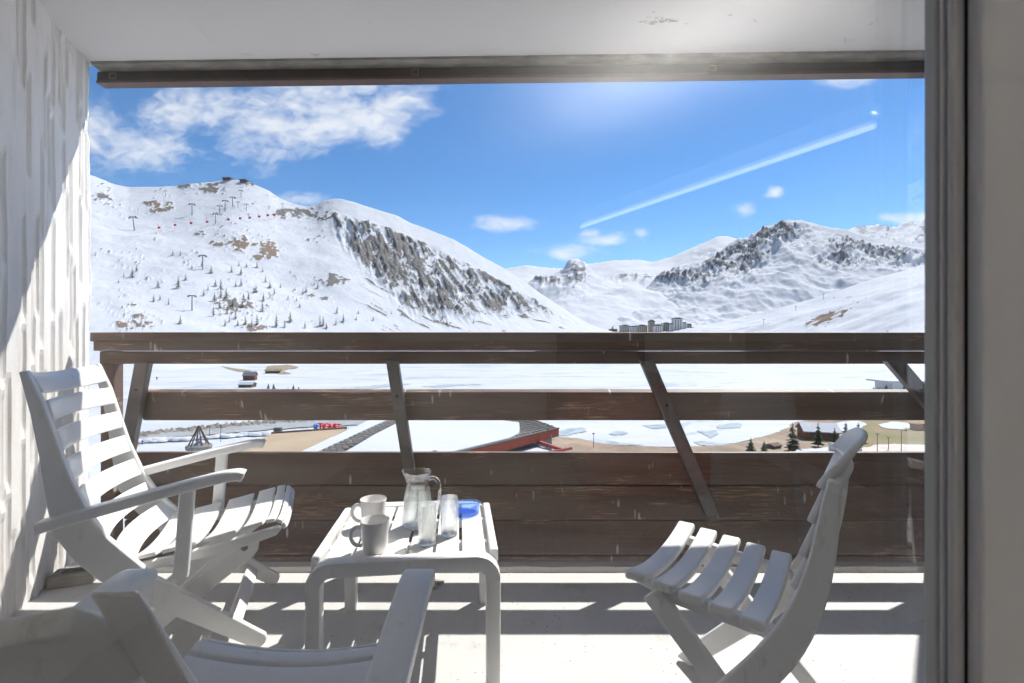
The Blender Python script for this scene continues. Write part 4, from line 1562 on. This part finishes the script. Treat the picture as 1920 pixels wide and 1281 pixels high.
# small red chairs of the lift, each on its hanger
M_RED = mat('red_paint', (0.42, 0.035, 0.03), 0.5)
for k, (x, y) in enumerate(((298, 428), (328, 423), (358, 419), (388, 417), (428, 413), (450, 411), (469, 409), (486, 407), (502, 405), (514, 404))):
    p = on_slope('left_mountain', x, y + 9)
    q = Vector((p.x, p.y, p.z)) * 1.0
    s = p.y / F
    o = MB().box(-2.2 * s, 2.2 * s, -0.5, 0.5, 8.5 * s, 10.6 * s).tube((0, 0, 9 * s), (-2.5 * s, 0, 17 * s), 0.28 * s, n=5).box(-2.2 * s, 2.2 * s, 0.5, 0.9, 8.5 * s, 12 * s).tube((0, 0, -0.5), (0, 0, 8.6 * s), 0.12 * s, n=5).out('lift_chair', M_RED)
    o.location = q
    tag(o, 'tiny red chair of the ski lift crossing the left hillside', 'lift chair', 'chairs of the ski lift')

# stations on the left summit
M_STATION = mat('station_brown', (0.16, 0.115, 0.085), 0.8, 0.2, var=0.3, vscale=0.5)
for (x, y, w, h, lb) in ((428, 337, 15, 2.2, 'long low brown lift station on the left summit'), (459, 341, 11, 3.2, 'small dark lift station just right of the left summit')):
    p = on_slope('left_mountain', x, y)
    s = p.y / F
    t = thing('lift_station', lb, 'station', p)
    MB().box(-w / 2 * s, w / 2 * s, -8, 8, -3, h * 0.6 * s).out('wall', M_STATION, t)
    MB().box(-w * 0.56 * s, w * 0.56 * s, -10, 10, h * 0.6 * s, h * s).out('roof', M_DARKMETAL, t)

# ------------------------------------------------------------------ resort across the lake
M_TOWER = mat('tower_white', (0.72, 0.70, 0.67), 0.8, 0.2, var=0.1, vscale=0.05)
M_TOWER2 = mat('tower_beige', (0.50, 0.43, 0.36), 0.8, 0.2, var=0.15, vscale=0.05)
M_SLATE = mat('slate_roof', (0.14, 0.155, 0.165), 0.7, 0.3, var=0.25, vscale=0.2)
M_WIN = mat('dark_window', (0.07, 0.068, 0.068), 0.5, 0.3)  # plain dark tone shared by all the window boxes


def tower(label, x0, x1, yt, yb, d, cols, wall, step=0.0, rows=0):
    s = d / F
    c = PX((x0 + x1) / 2, yb, d)
    t = thing('apartment_tower', label, 'tower', (c.x, c.y, c.z - 4), 0, 'apartment towers across the lake')
    w, h = (x1 - x0) * s, (yb - yt) * s + 4
    dp_ = max(w * 0.7, 12)
    MB().box(-w / 2, w / 2, 0, dp_, 0, h).out('wall', wall, t)
    rf = MB().box(-w * 0.54, w * 0.54, -1.2, dp_ + 1.2, h + 0.01, h + 1.1 * s)
    rf.box(-w * 0.25, w * 0.28, 0.5, dp_ * 0.6, h + 1.1 * s, h + 2.6 * s)
    if step:
        rf.hexa([(-w * 0.5, 0, h + 1.1 * s + 0.01), (w * 0.5, 0, h + 1.1 * s + 0.01), (w * 0.5, dp_, h + 1.1 * s + 0.01), (-w * 0.5, dp_, h + 1.1 * s + 0.01),
                 (-w * 0.3, dp_ * 0.3, h + step * s), (w * 0.3, dp_ * 0.3, h + step * s), (w * 0.3, dp_ * 0.7, h + step * s), (-w * 0.3, dp_ * 0.7, h + step * s)])
    rf.out('roof', M_SLATE, t)
    cw = w / (cols * 2 + 1)
    nr = max(1, int(h / 7)) if rows == 0 else rows
    for i in range(cols):
        xa = -w / 2 + cw * (2 * i + 1)
        for j in range(nr):
            z0 = 3 + (h - 4) * j / nr
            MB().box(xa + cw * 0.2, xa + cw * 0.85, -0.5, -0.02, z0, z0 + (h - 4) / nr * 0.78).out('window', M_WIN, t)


tower('tallest stepped white apartment tower across the lake', 1263, 1280, 598, 624, 1880, 3, M_TOWER, 3.5)
tower('white apartment tower right of the tallest one', 1280, 1288, 606, 624, 1880, 2, M_TOWER)
tower('shorter apartment tower with a slate roof, second from the right end', 1288, 1297, 609, 624, 1890, 2, M_TOWER2, 2.5)
tower('lowest apartment block at the right end of the resort', 1295, 1306, 616, 624, 1870, 3, M_TOWER, 3)
tower('wide banded apartment tower left of the tallest one', 1243, 1257, 607, 624, 1900, 3, M_TOWER2)
tower('narrow white tower between the banded tower and the tallest one', 1256, 1263, 608, 624, 1875, 2, M_TOWER)
tower('slate-roofed apartment block in the middle of the resort', 1227, 1242, 611, 624, 1885, 3, M_TOWER, 4)
tower('brown pointed apartment tower standing left of the slate-roofed block', 1217, 1228, 603, 624, 1920, 3, M_TOWER2, 4)
tower('long low apartment block left of the brown tower', 1195, 1214, 611, 623, 1930, 5, M_TOWER2)
tower('low grey apartment block in the left half of the resort', 1180, 1196, 613, 623, 1935, 5, M_TOWER)
tower('low dark-roofed apartment block near the left end of the resort', 1164, 1181, 611, 622, 1940, 5, M_TOWER2)
p = PX(1150, 618.5, 1940)
t = thing('flat_building', 'long flat grey building at the far left of the resort', 'building', (p.x, p.y, p.z - 6))
MB().box(-16, 16, 0, 14, 0, 9).out('wall', M_STATION, t)
MB().box(-17, 17, -1, 15, 9.01, 10).out('roof', M_DARKMETAL, t)


# ------------------------------------------------------------------ near shore buildings
def poly_roof(name, pts, th, m, parent, bevel=0.0):
    """a slab: top outline given as world points"""
    n = len(pts)
    top = [Vector(p) for p in pts]
    bot = [p - Vector((0, 0, th)) for p in top]
    fs = [tuple(range(n)), tuple(range(n, 2 * n))[::-1]] + [(i, (i + 1) % n, n + (i + 1) % n, n + i) for i in range(n)]
    return mk(name, top + bot, fs, m, parent, bevel=bevel)


M_SEAM = mat('beige_roof_sheet', (0.42, 0.335, 0.235), 0.6, 0.3, var=0.12, vscale=0.3)
M_TILE = mat('grey_stone_tiles', (0.20, 0.19, 0.175), 0.9, 0.2, col2=(0.10, 0.095, 0.09), vscale=1.5)
M_REDWOOD = mat('red_painted_timber', (0.36, 0.075, 0.045), 0.7, 0.2, col2=(0.22, 0.06, 0.04), vscale=2.5, stretch=(4, 4, 0.4))
M_STONE = mat('rough_stone_wall', (0.30, 0.28, 0.26), 0.95, 0.1, col2=(0.16, 0.15, 0.14), vscale=3)
M_CHALET = mat('chalet_timber', (0.24, 0.095, 0.045), 0.8, 0.2, col2=(0.13, 0.055, 0.03), vscale=1.2, stretch=(0.3, 0.3, 5))


def seam_building():
    t = thing('beige_roof_building', 'building with a ribbed beige sheet roof edged by snow', 'building')
    A, B, C, D = PX(418, 856, 52), PX(556, 856, 52), PX(650, 803.5, 74), PX(508, 813.5, 70)
    poly_roof('roof', [A, B, C, D], 0.3, M_SEAM, t)
    for i in range(1, 24):                                   # standing seams
        f = i / 24
        p, q = A.lerp(B, f), D.lerp(C, f)
        MB().hexa([p + Vector((-0.04, 0, 0.002)), p + Vector((0.04, 0, 0.002)), q + Vector((0.04, 0, 0.002)), q + Vector((-0.04, 0, 0.002)),
                   p + Vector((-0.03, 0, 0.09)), p + Vector((0.03, 0, 0.09)), q + Vector((0.03, 0, 0.09)), q + Vector((-0.03, 0, 0.09))]).out('seam', M_SEAM, t)
    e = (C - D).normalized()
    MB().sweep([D + Vector((0, 0.1, 0.1)), C + Vector((0, 0.1, 0.1))], (0, 0, 1), rr(0.3, 0.35, 0.1)).out('ridge_beam', mat('dark_ridge', (0.10, 0.07, 0.055), 0.8), t)
    v = PX(521, 808, 71)
    MB().box(v.x - 0.5, v.x + 0.5, v.y - 0.3, v.y + 0.3, v.z - 0.1, v.z + 0.5).out('roof_vent', M_DARKMETAL, t)
    base = [Vector((p.x, p.y, p.z - 0.35)) for p in (A, B, C, D)]
    MB().hexa([Vector((p.x, p.y, LAKE - 0.3)) for p in base] + base).out('wall', M_STONE, t)


seam_building()


def snow_roof_building():
    t = thing('snowy_roof_building', 'large red-trimmed lodge under a thick snow-covered roof', 'building')
    ez = -9.6
    E1, E2 = GP(822, 857, ez), GP(1046, 802, ez)              # eave facing right
    R1, R2 = GP(590, 862, -8.6), GP(744, 789, -8.6)           # far edge on the left
    R3 = GP(985, 780, -8.9)
    poly_roof('roof', [E1, E2, R3, R2, R1], 0.25, M_TILE, t)
    up = Vector((0, 0, 0.26))
    # snow blanket, wavy where the tiles come through
    out = [E1 + (E2 - E1) * 0.01, E1.lerp(E2, 0.2), E1.lerp(E2, 0.38), E1.lerp(E2, 0.52), E1.lerp(E2, 0.60).lerp(R3, 0.12), E1.lerp(E2, 0.58).lerp(R3, 0.35), E1.lerp(E2, 0.50).lerp(R3, 0.62), R3.lerp(R2, 0.45), R3.lerp(R2, 0.8), R2.lerp(R3, 0.06), R1.lerp(R2, 0.55).lerp(E1, 0.10), R1.lerp(E1, 0.16)]
    poly_roof('snow_blanket', [p + up for p in out], 0.25, M_SNOW, t, bevel=0.08)
    # left strip of snow beyond the tiles
    L = [R1 + Vector((-2.2, 0.2, 0.2)), R1 + Vector((-0.9, 0, 0.2)), R2 + Vector((-1.2, 0.2, 0.2)), R2 + Vector((-3.2, 0.5, 0.2))]
    poly_roof('snow_blanket', L, 0.25, M_SNOW, t, bevel=0.05)
    # rows of stone tiles along the bare strip
    rd = random.Random(5)
    tile = MB().hexa([(-0.28, -0.16, 0), (0.28, -0.16, 0), (0.28, 0.16, 0.05), (-0.28, 0.16, 0.05), (-0.28, -0.16, 0.07), (0.28, -0.16, 0.07), (0.28, 0.16, 0.09), (-0.28, 0.16, 0.09)])
    first = None
    for j in range(36):
        for i in range(3):
            p = R1.lerp(R2, (j + 0.3) / 36) + Vector((-0.75 + i * 0.62 + 0.3 * (j % 2) + rd.uniform(-0.06, 0.06), 0, 0.03 + rd.uniform(0, 0.04)))
            if first is None:
                first = tile.out('tile', M_TILE, t, loc=p)
            else:
                o = bpy.data.objects.new('tile', first.data)
                o.location = p
                link(o, t)
            if i == 2:
                pass
    for j in range(9):
        for i in range(11):
            a = E1.lerp(E2, 0.60 + 0.37 * i / 10)
            b = R2.lerp(R3, 0.72 + 0.26 * i / 10)
            p = a.lerp(b, 0.06 + 0.85 * j / 9) + Vector((rd.uniform(-0.1, 0.1), 0, 0.02 + rd.uniform(0, 0.05)))
            o = bpy.data.objects.new('tile', first.data)
            o.location = p
            o.rotation_euler = (0, 0, rd.uniform(-0.3, 0.1))
            link(o, t)
    # red fascia along the right eave
    dn = Vector((0, 0, -1))
    ex = (E2 - E1).normalized()
    off = Vector((0.12, -0.1, 0))
    MB().hexa([E1 + dn * 1.0 + off, E2 + dn * 1.0 + off, E2 + dn * 1.0, E1 + dn * 1.0, E1 + dn * 0.1 + off, E2 + dn * 0.1 + off, E2 + dn * 0.1, E1 + dn * 0.1]).out('fascia', M_REDWOOD, t)
    MB().hexa([E1 + dn * 0.06 + off * 1.6, E2 + dn * 0.06 + off * 1.6, E2 + off * 0.2 + dn * 0.06, E1 + dn * 0.06, E1 + off * 1.6 + Vector((0, 0, 0.06)), E2 + off * 1.6 + Vector((0, 0, 0.06)), E2 + off * 0.2 + Vector((0, 0, 0.06)), E1 + Vector((0, 0, 0.06))]).out('gutter_edge', mat('dark_ridge2', (0.09, 0.065, 0.05), 0.8), t)
    # the cross gable on the left
    g0 = GP(767, 824, -9.0)
    g1 = Vector((E1.x, E1.y, E1.z))
    pts = [g0 + Vector((0, 0, 0.1)), g0.lerp(g1, 0.5) + Vector((0, 0, -0.2)), g1, g1 + dn * 1.3, g0 + dn * 2.6 + Vector((0.1, -0.1, 0)), g0 + dn * 2.0]
    m = MB()
    fr = [p + Vector((0, -0.12, 0)) for p in pts]
    m.add(fr + [p + Vector((0, 0.1, 0)) for p in fr], [tuple(range(6)), tuple(range(6, 12))[::-1]] + [(i, (i + 1) % 6, 6 + (i + 1) % 6, 6 + i) for i in range(6)])
    m.out('gable_front', M_REDWOOD, t)
    MB().sweep([g0 + Vector((-0.2, -0.3, 0.35)), g1 + Vector((0.1, -0.35, 0.22))], (0, 0, 1), rr(0.8, 0.22, 0.06)).out('gable_edge', M_TILE, t)
    MB().sweep([g0 + Vector((0.45, -0.45, -0.75)), g0.lerp(g1, 0.62) + Vector((0, -0.45, -0.72))], (0, 0, 1), rr(0.3, 0.34, 0.04)).out('gable_window', M_WIN, t)
    # stone end wall
    s0 = E2 + Vector((-1.6, -1.0, -0.4))
    MB().box(s0.x - 1.0, s0.x + 0.75, s0.y - 0.5, s0.y + 1.5, s0.z - 2.4, s0.z - 0.05).out('stone_wall', M_STONE, t, bevel=0.05)
    body = [E1 + Vector((-0.4, 0.4, -1.05)), E2 + Vector((-1.5, 0.3, -1.05)), R3 + Vector((-0.5, -0.6, -0.5)), R2 + Vector((0.5, -0.5, -0.5)), R1 + Vector((0.5, 0.5, -0.5))]
    bt = [Vector((p.x, p.y, LAKE - 0.3)) for p in body]
    m = MB().add(body + bt, [(0, 1, 2, 3, 4), (9, 8, 7, 6, 5)] + [(i, (i + 1) % 5, 5 + (i + 1) % 5, 5 + i) for i in range(5)])
    m.out('wall', M_STONE, t)
    # lower red porch roof with snow beside it
    a, b, c = GP(992, 822, -10.6), GP(1050, 842, -10.9), GP(1072, 840, -10.9)
    MB().sweep([a, b], (0, 0, 1), rr(0.35, 0.35, 0.05)).out('porch_beam', mat('pink_red_timber', (0.44, 0.12, 0.11), 0.7, 0.2, var=0.3, vscale=2), t)
    MB().sweep([b + Vector((-1.2, -0.6, -0.2)), c], (0, 0, 1), rr(0.3, 0.3, 0.05)).out('porch_beam', MATS['pink_red_timber'], t)
    q = [GP(905, 858, -11.2), GP(1030, 858, -11.2), GP(1040, 846, -11.2), GP(988, 825, -11.2)]
    poly_roof('porch_snow', q, 0.4, M_SNOW, t, bevel=0.08)


snow_roof_building()


def small_house(name, label, x, y, wpx, wall, roof, ztop=None, h=1.0, rot=0.2, gnd=LAKE):
    p = GP(x, y, gnd)
    s = p.y / F
    w = wpx * s
    t = thing(name, label, 'chalet', p, rot)
    hw, hd, hh = w / 2, w * 0.38, w * 0.30 * h
    MB().box(-hw, hw, -hd, hd, -0.5, hh).prism([(-hd, hh), (hd, hh), (0, hh + w * 0.2 * h)], 'x', -hw, hw).out('wall', wall, t)
    for sy in (-1, 1):
        e = 1.2
        r0 = Vector((0, 0, hh + w * 0.2 * h + 0.05))
        r1 = Vector((0, sy * hd * e, hh - w * 0.04 * h + 0.05))
        a = hw * 1.12
        MB().hexa([(-a, r1.y, r1.z), (a, r1.y, r1.z), (a, 0, r0.z), (-a, 0, r0.z), (-a, r1.y, r1.z + 0.3), (a, r1.y, r1.z + 0.3), (a, 0, r0.z + 0.3), (-a, 0, r0.z + 0.3)]).out('roof', roof, t)
    for i in range(3):
        x0 = -hw * 0.7 + i * hw * 0.55
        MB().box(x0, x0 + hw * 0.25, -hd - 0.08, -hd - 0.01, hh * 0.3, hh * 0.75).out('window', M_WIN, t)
    return t


M_BLUEROOF = mat('blue_grey_roof', (0.27, 0.31, 0.38), 0.6, 0.3, var=0.1, vscale=0.3)
small_house('chalet', 'brown chalet with a blue-grey roof among the spruces on the shore', 1533, 822, 56, M_CHALET, M_BLUEROOF, rot=-0.25)
small_house('chalet', 'small red-brown chalet on the snow at the foot of the left slope', 469, 712, 20, mat('dark_red_timber', (0.16, 0.05, 0.035), 0.8), M_SLATE, h=1.5)
small_house('chalet', 'low shed with a pale metal roof in front of the small red-brown chalet', 464, 725, 24, M_STATION, mat('pale_metal_roof', (0.36, 0.39, 0.43), 0.5), h=0.7, rot=0.05)
small_house('chalet', 'long low brown barn on the grassy patch at the foot of the left slope', 512, 699, 24, M_STATION, mat('mossy_roof', (0.17, 0.15, 0.10), 0.9), h=0.6, rot=0.35)
small_house('chalet', 'weathered plank hut roof between the spruces near the shore', 1450, 840, 22, M_STATION, mat('plank_roof', (0.22, 0.16, 0.13), 0.9, 0.1, var=0.4, vscale=2), h=0.7, rot=0.5)
# wide white building on the far right shore
p = GP(1690, 733, LAKE)
t = thing('white_building', 'white flat-roofed building behind the slanted post at the far right', 'building', p)
MB().box(-5, 22, 0, 14, -1, 5.0).out('wall', mat('white_render', (0.66, 0.65, 0.63), 0.8), t)
MB().box(-9, 24, -2, 16, 5.0, 6.0).out('roof', M_SNOW, t)
MB().box(1, 3, -0.3, -0.02, 0.5, 2.8).out('window', M_WIN, t)
MB().box(9, 14, -0.3, -0.02, 1.5, 3.5).out('window', M_WIN, t)
p = GP(1720, 806, LAKE)
t = thing('timber_kiosk', 'small orange timber kiosk on the lawn at the far right', 'kiosk', (p.x, p.y, LAKE + 0.16), 0.2)
MB().box(-1.6, 1.6, -1.2, 1.2, 0, 1.7).out('wall', mat('orange_timber', (0.38, 0.21, 0.10), 0.8), t)
MB().box(-1.8, 1.8, -1.4, 1.4, 1.7, 1.95).out('roof', M_CHALET, t)
p = GP(1590, 846, LAKE)
t = thing('concrete_ramp', 'pale concrete ramp wall in front of the spruces', 'wall', p)
MB().hexa([(-4.5, -1, -0.5), (3.0, -1, -0.5), (3.0, 1, -0.5), (-4.5, 1, -0.5), (-4.5, -1, 2.3), (3.0, -1, 0.9), (3.0, 1, 0.9), (-4.5, 1, 2.3)]).out('wall', mat('pale_concrete', (0.50, 0.49, 0.47), 0.9), t)


def spruce(label, x, yb, hpx, wr, seed, snowy=False, gnd=LAKE):
    p = GP(x, yb, gnd)
    H = hpx * p.y / F
    t = thing('spruce_tree', label, 'tree', p, seed, 'spruces on the shore')
    tr, cr = tree_mesh('s', seed, H, H * wr * 1.15, 420, 0.20, M_SPRUCE, H * 0.02, 0.3)
    tr.out('trunk', M_BARK, t)
    mk('crown', cr.v, cr.f, M_SPRUCE, t)


spruce('broad dark spruce cluster left of the shore path', 1408, 856, 36, 0.36, 1)
spruce('second low spruce touching the broad cluster', 1433, 855, 30, 0.34, 2)
spruce('tall pointed spruce in front of the brown chalet, left', 1486, 860, 70, 0.27, 3)
spruce('tall spruce in front of the roof of the brown chalet', 1534, 838, 48, 0.22, 4)
spruce('small rounded spruce right of the brown chalet', 1565, 834, 34, 0.24, 5)
spruce('bushy spruce left of the chair back', 1586, 834, 44, 0.27, 6)
spruce('bushy spruce right behind the chair back', 1609, 832, 42, 0.27, 7)
for k, (x, y, h, lb) in enumerate(((1638, 733, 9, 'tiny leftmost of three conifers left of the white flat-roofed building'), (1648, 733, 8, 'tiny middle one of three conifers left of the white flat-roofed building'),
                                    (1662, 733, 14, 'tallest of three small conifers left of the white flat-roofed building'), (503, 729, 11, 'left one of two tiny conifers beside the low shed'),
                                    (513, 729, 11, 'right one of two tiny conifers beside the low shed'), (550, 732, 12, 'tallest of three tiny conifers on the lake shore right of the shed'),
                                    (540, 733, 7, 'leftmost of three tiny conifers on the lake shore right of the shed'), (560, 733, 9, 'rightmost of three tiny conifers on the lake shore right of the shed'))):
    spruce(lb, x, y, h, 0.3, 20 + k)


def lamp_post(label, x, yb, hpx, style=0):
    p = GP(x, yb, LAKE + 0.2)
    H = hpx * p.y / F
    t = thing('street_lamp', label, 'lamp post', p, 0, 'street lamps on the shore')
    MB().tube((0, 0, 0), (0, 0, H), 0.09, 0.06, 8).out('pole', M_DARKMETAL, t)
    if style == 0:
        MB().lathe([(0, H + 0.45), (0.35, H + 0.3), (0.3, H + 0.02), (0.1, H), (0, H)], 10).out('lantern', M_DARKMETAL, t)
    else:
        m = MB().tube((0, 0, H * 0.96), (1.3, 0, H), 0.05, n=6).box(1.0, 1.5, -0.12, 0.12, H - 0.25, H + 0.02)
        m.out('arm', M_DARKMETAL, t)


lamp_post('dark street lamp on the bare shore in the middle', 1113, 839, 25)
lamp_post('thin lamp post behind the chair back, left of the tall lamp', 1645, 846, 32)
lamp_post('short lamp with a wide head on the right lawn', 1666, 842, 22)
lamp_post('tallest lamp post at the far right with a side arm', 1690, 848, 42, 1)
lamp_post('dark lamp post standing right of the wooden pyramid', 393, 820, 20)
lamp_post('dark post beside the ribbed beige roof', 414, 828, 30)
p = GP(275, 698, LAKE)
t = thing('lift_mast', 'grey lift mast on the snow at the far left', 'mast', p)
MB().tube((0, 0, -0.5), (0, 0, 18 * p.y / F), 0.9, 0.7, 8).out('pole', M_DARKMETAL, t)
MB().box(-2, 2, -1.5, 1.5, -0.4, 1.2).out('footing', M_CONC, t)


# wooden pyramid by the river
def pyramid():
    p = GP(373, 838, LAKE + 2)
    s = p.y / F
    t = thing('timber_pyramid', 'open wooden pyramid frame on a round base beside the river', 'monument', p)
    top = Vector((0, 0, 40 * s))
    wd = mat('grey_timber', (0.15, 0.105, 0.085), 0.85, 0.1, var=0.4, vscale=2)
    for k in range(6):
        a = k * math.pi / 3 + 0.3
        b = Vector((math.cos(a) * 17 * s, math.sin(a) * 17 * s, 4 * s))
        MB().tube(b, top + Vector((math.cos(a), math.sin(a), 0)) * 0.5 * s, 1.3 * s, 0.9 * s, 6).out('pole', wd, t)
    MB().lathe([(0, 4 * s), (21 * s, 4 * s), (22 * s, 2 * s), (21 * s, -3 * s), (0, -3 * s)], 20).out('base', M_STONE, t)
    MB().lathe([(0.1 * s, 13 * s), (3 * s, 12 * s), (8 * s, 6 * s), (9 * s, 4.01 * s)], 14).out('core', mat('blue_grey_core', (0.20, 0.25, 0.30), 0.4), t, smooth=40)


pyramid()


# big letters on the shore
def sign():
    p = GP(588, 803, LAKE + 0.1)
    t = thing('letter_sign', 'large standing letters spelling a hashtag and TIGNES on the shore', 'sign', p, R(-12))
    s = p.y / F
    blue = mat('sign_blue', (0.03, 0.13, 0.62), 0.5)
    red = mat('sign_red', (0.72, 0.02, 0.025), 0.5)
    x = 0.0
    for ch in '#TIGNES':
        cu = bpy.data.curves.new('letter', 'FONT')
        cu.body = ch
        cu.size = 15.5 * s
        cu.extrude = 0.35
        cu.offset = 0.0 if ch == '#' else 0.03
        o = bpy.data.objects.new('letter', cu)
        COL.objects.link(o)
        dg = bpy.context.evaluated_depsgraph_get()
        dg.update()
        me = bpy.data.meshes.new_from_object(o.evaluated_get(dg))
        xs = [v.co.x for v in me.vertices]
        wdt = max(xs) - min(xs)
        x0 = min(xs)
        bpy.data.objects.remove(o)
        me.materials.clear()
        me.materials.append(blue if ch == '#' else red)
        n = bpy.data.objects.new('letter', me)
        n.location = (x - x0, 0, 0)
        n.rotation_euler = (R(90), 0, 0)
        link(n, t)
        x += wdt + 0.7 * s
    MB().box(-0.5, x, -0.6, 0.6, -0.2, -0.01).out('plinth', M_CONC, t)


sign()


# stone bank along the river, one heap of countless stones
def stone_bank():
    rd = random.Random(9)
    m = MB()
    line = [(235, 817), (300, 809), (380, 801), (440, 796), (520, 789), (600, 784)]
    for k in range(520):
        f = rd.random() * (len(line) - 1)
        i = int(f)
        x = line[i][0] + (line[i + 1][0] - line[i][0]) * (f - i)
        y = line[i][1] + (line[i + 1][1] - line[i][1]) * (f - i) + rd.gauss(0, 1.6)
        p = GP(x, y, LAKE + 0.15)
        r = rd.uniform(0.25, 0.8)
        vs = [p + Vector((r * rd.uniform(0.7, 1.3) * a, r * rd.uniform(0.6, 1) * b, r * rd.uniform(0.5, 0.9) * c)) for a, b, c in ((1, 0, 0), (0, 1, 0), (-1, 0, 0), (0, -1, 0), (0, 0, 1), (0, 0, -0.6))]
        m.add(vs, [(0, 1, 4), (1, 2, 4), (2, 3, 4), (3, 0, 4), (1, 0, 5), (2, 1, 5), (3, 2, 5), (0, 3, 5)])
    o = m.out('stones', mat('bank_stones', (0.24, 0.19, 0.14), 0.95, 0.1, col2=(0.42, 0.38, 0.33), vscale=0.4))
    tag(o, 'loose stones lining the river bank', 'stones', kind='stuff')
    # snow heaps along the near bank
    m = MB()
    for k in range(60):
        f = k / 59
        p = GP(255 + 330 * f + rd.uniform(-6, 6), 829 - 21 * f + rd.uniform(-1, 1), LAKE + 0.1)
        r = rd.uniform(0.8, 1.9)
        ring = []
        for lev, (rf, zf) in enumerate(((1, 0), (0.8, 0.35), (0.4, 0.55))):
            for a in range(8):
                q = rd.uniform(0.85, 1.15)
                ring.append(p + Vector((r * 1.5 * rf * q * math.cos(a * 0.785), r * rf * q * math.sin(a * 0.785), r * zf * 0.8 * q)))
        ring.append(p + Vector((0, 0, r * 0.5)))
        fs = [(l * 8 + a, l * 8 + (a + 1) % 8, (l + 1) * 8 + (a + 1) % 8, (l + 1) * 8 + a) for l in range(2) for a in range(8)] + [(16 + a, 16 + (a + 1) % 8, 24) for a in range(8)]
        m.add(ring, fs)
    o = m.out('snow_heaps', M_SNOW, smooth=60)
    tag(o, 'ploughed snow heaped along the near bank of the river', 'snow', kind='stuff')


stone_bank()


# two small figures out on the snow
def person(label, pos, h, jacket, pose=0.0):
    t = thing('person', label, 'person', pos, 0.4)
    me = bpy.data.meshes.new('body')
    J = [(0, 0, 0.50), (0, 0, 0.64), (0, 0, 0.80), (0, 0, 0.855), (0, 0, 0.93), (0.055, 0, 0.48), (0.07, 0.03, 0.26), (0.075, -0.01, 0.03), (-0.055, 0, 0.48), (-0.07, -0.05, 0.27), (-0.08, -0.02, 0.03),
         (0.10, 0, 0.78), (0.15, 0.03, 0.62), (0.14, 0.11, 0.50), (-0.10, 0, 0.78), (-0.15, 0.03, 0.62), (-0.14, 0.12, 0.52), (0.075, 0.07, 0.012), (-0.08, 0.06, 0.012)]
    E = [(0, 1), (1, 2), (2, 3), (3, 4), (0, 5), (5, 6), (6, 7), (0, 8), (8, 9), (9, 10), (2, 11), (11, 12), (12, 13), (2, 14), (14, 15), (15, 16), (7, 17), (10, 18)]
    me.from_pydata([(x * h, y * h, z * h) for x, y, z in J], E, [])
    o = bpy.data.objects.new('body', me)
    link(o, t)
    sk = o.modifiers.new('skin', 'SKIN')
    rad = [0.085, 0.08, 0.085, 0.035, 0.058, 0.06, 0.045, 0.03, 0.06, 0.045, 0.03, 0.04, 0.032, 0.024, 0.04, 0.032, 0.024, 0.024, 0.024]
    for v, r_ in zip(me.skin_vertices[0].data, rad):
        v.radius = (r_ * h, r_ * h)
    me.skin_vertices[0].data[0].use_root = True
    o.modifiers.new('sub', 'SUBSURF').levels = 1
    me.materials.append(jacket)


def _skin_layer_fix():
    pass


for lb, x, y, hh, cc in (('small figure in red standing on the snow at the far left', 294, 713, 8.0, M_RED), ('small figure in orange on the near bank at the far left', 259, 836, 9.0, mat('orange_jacket', (0.62, 0.16, 0.03), 0.7)),
                         ('small figure in blue on the near bank at the far left', 267, 834, 10.0, mat('blue_jacket', (0.04, 0.10, 0.35), 0.7))):
    q = GP(x, y, LAKE)
    try:
        person(lb, q, hh * q.y / F, cc)
    except Exception as ex:
        print('person failed', ex)
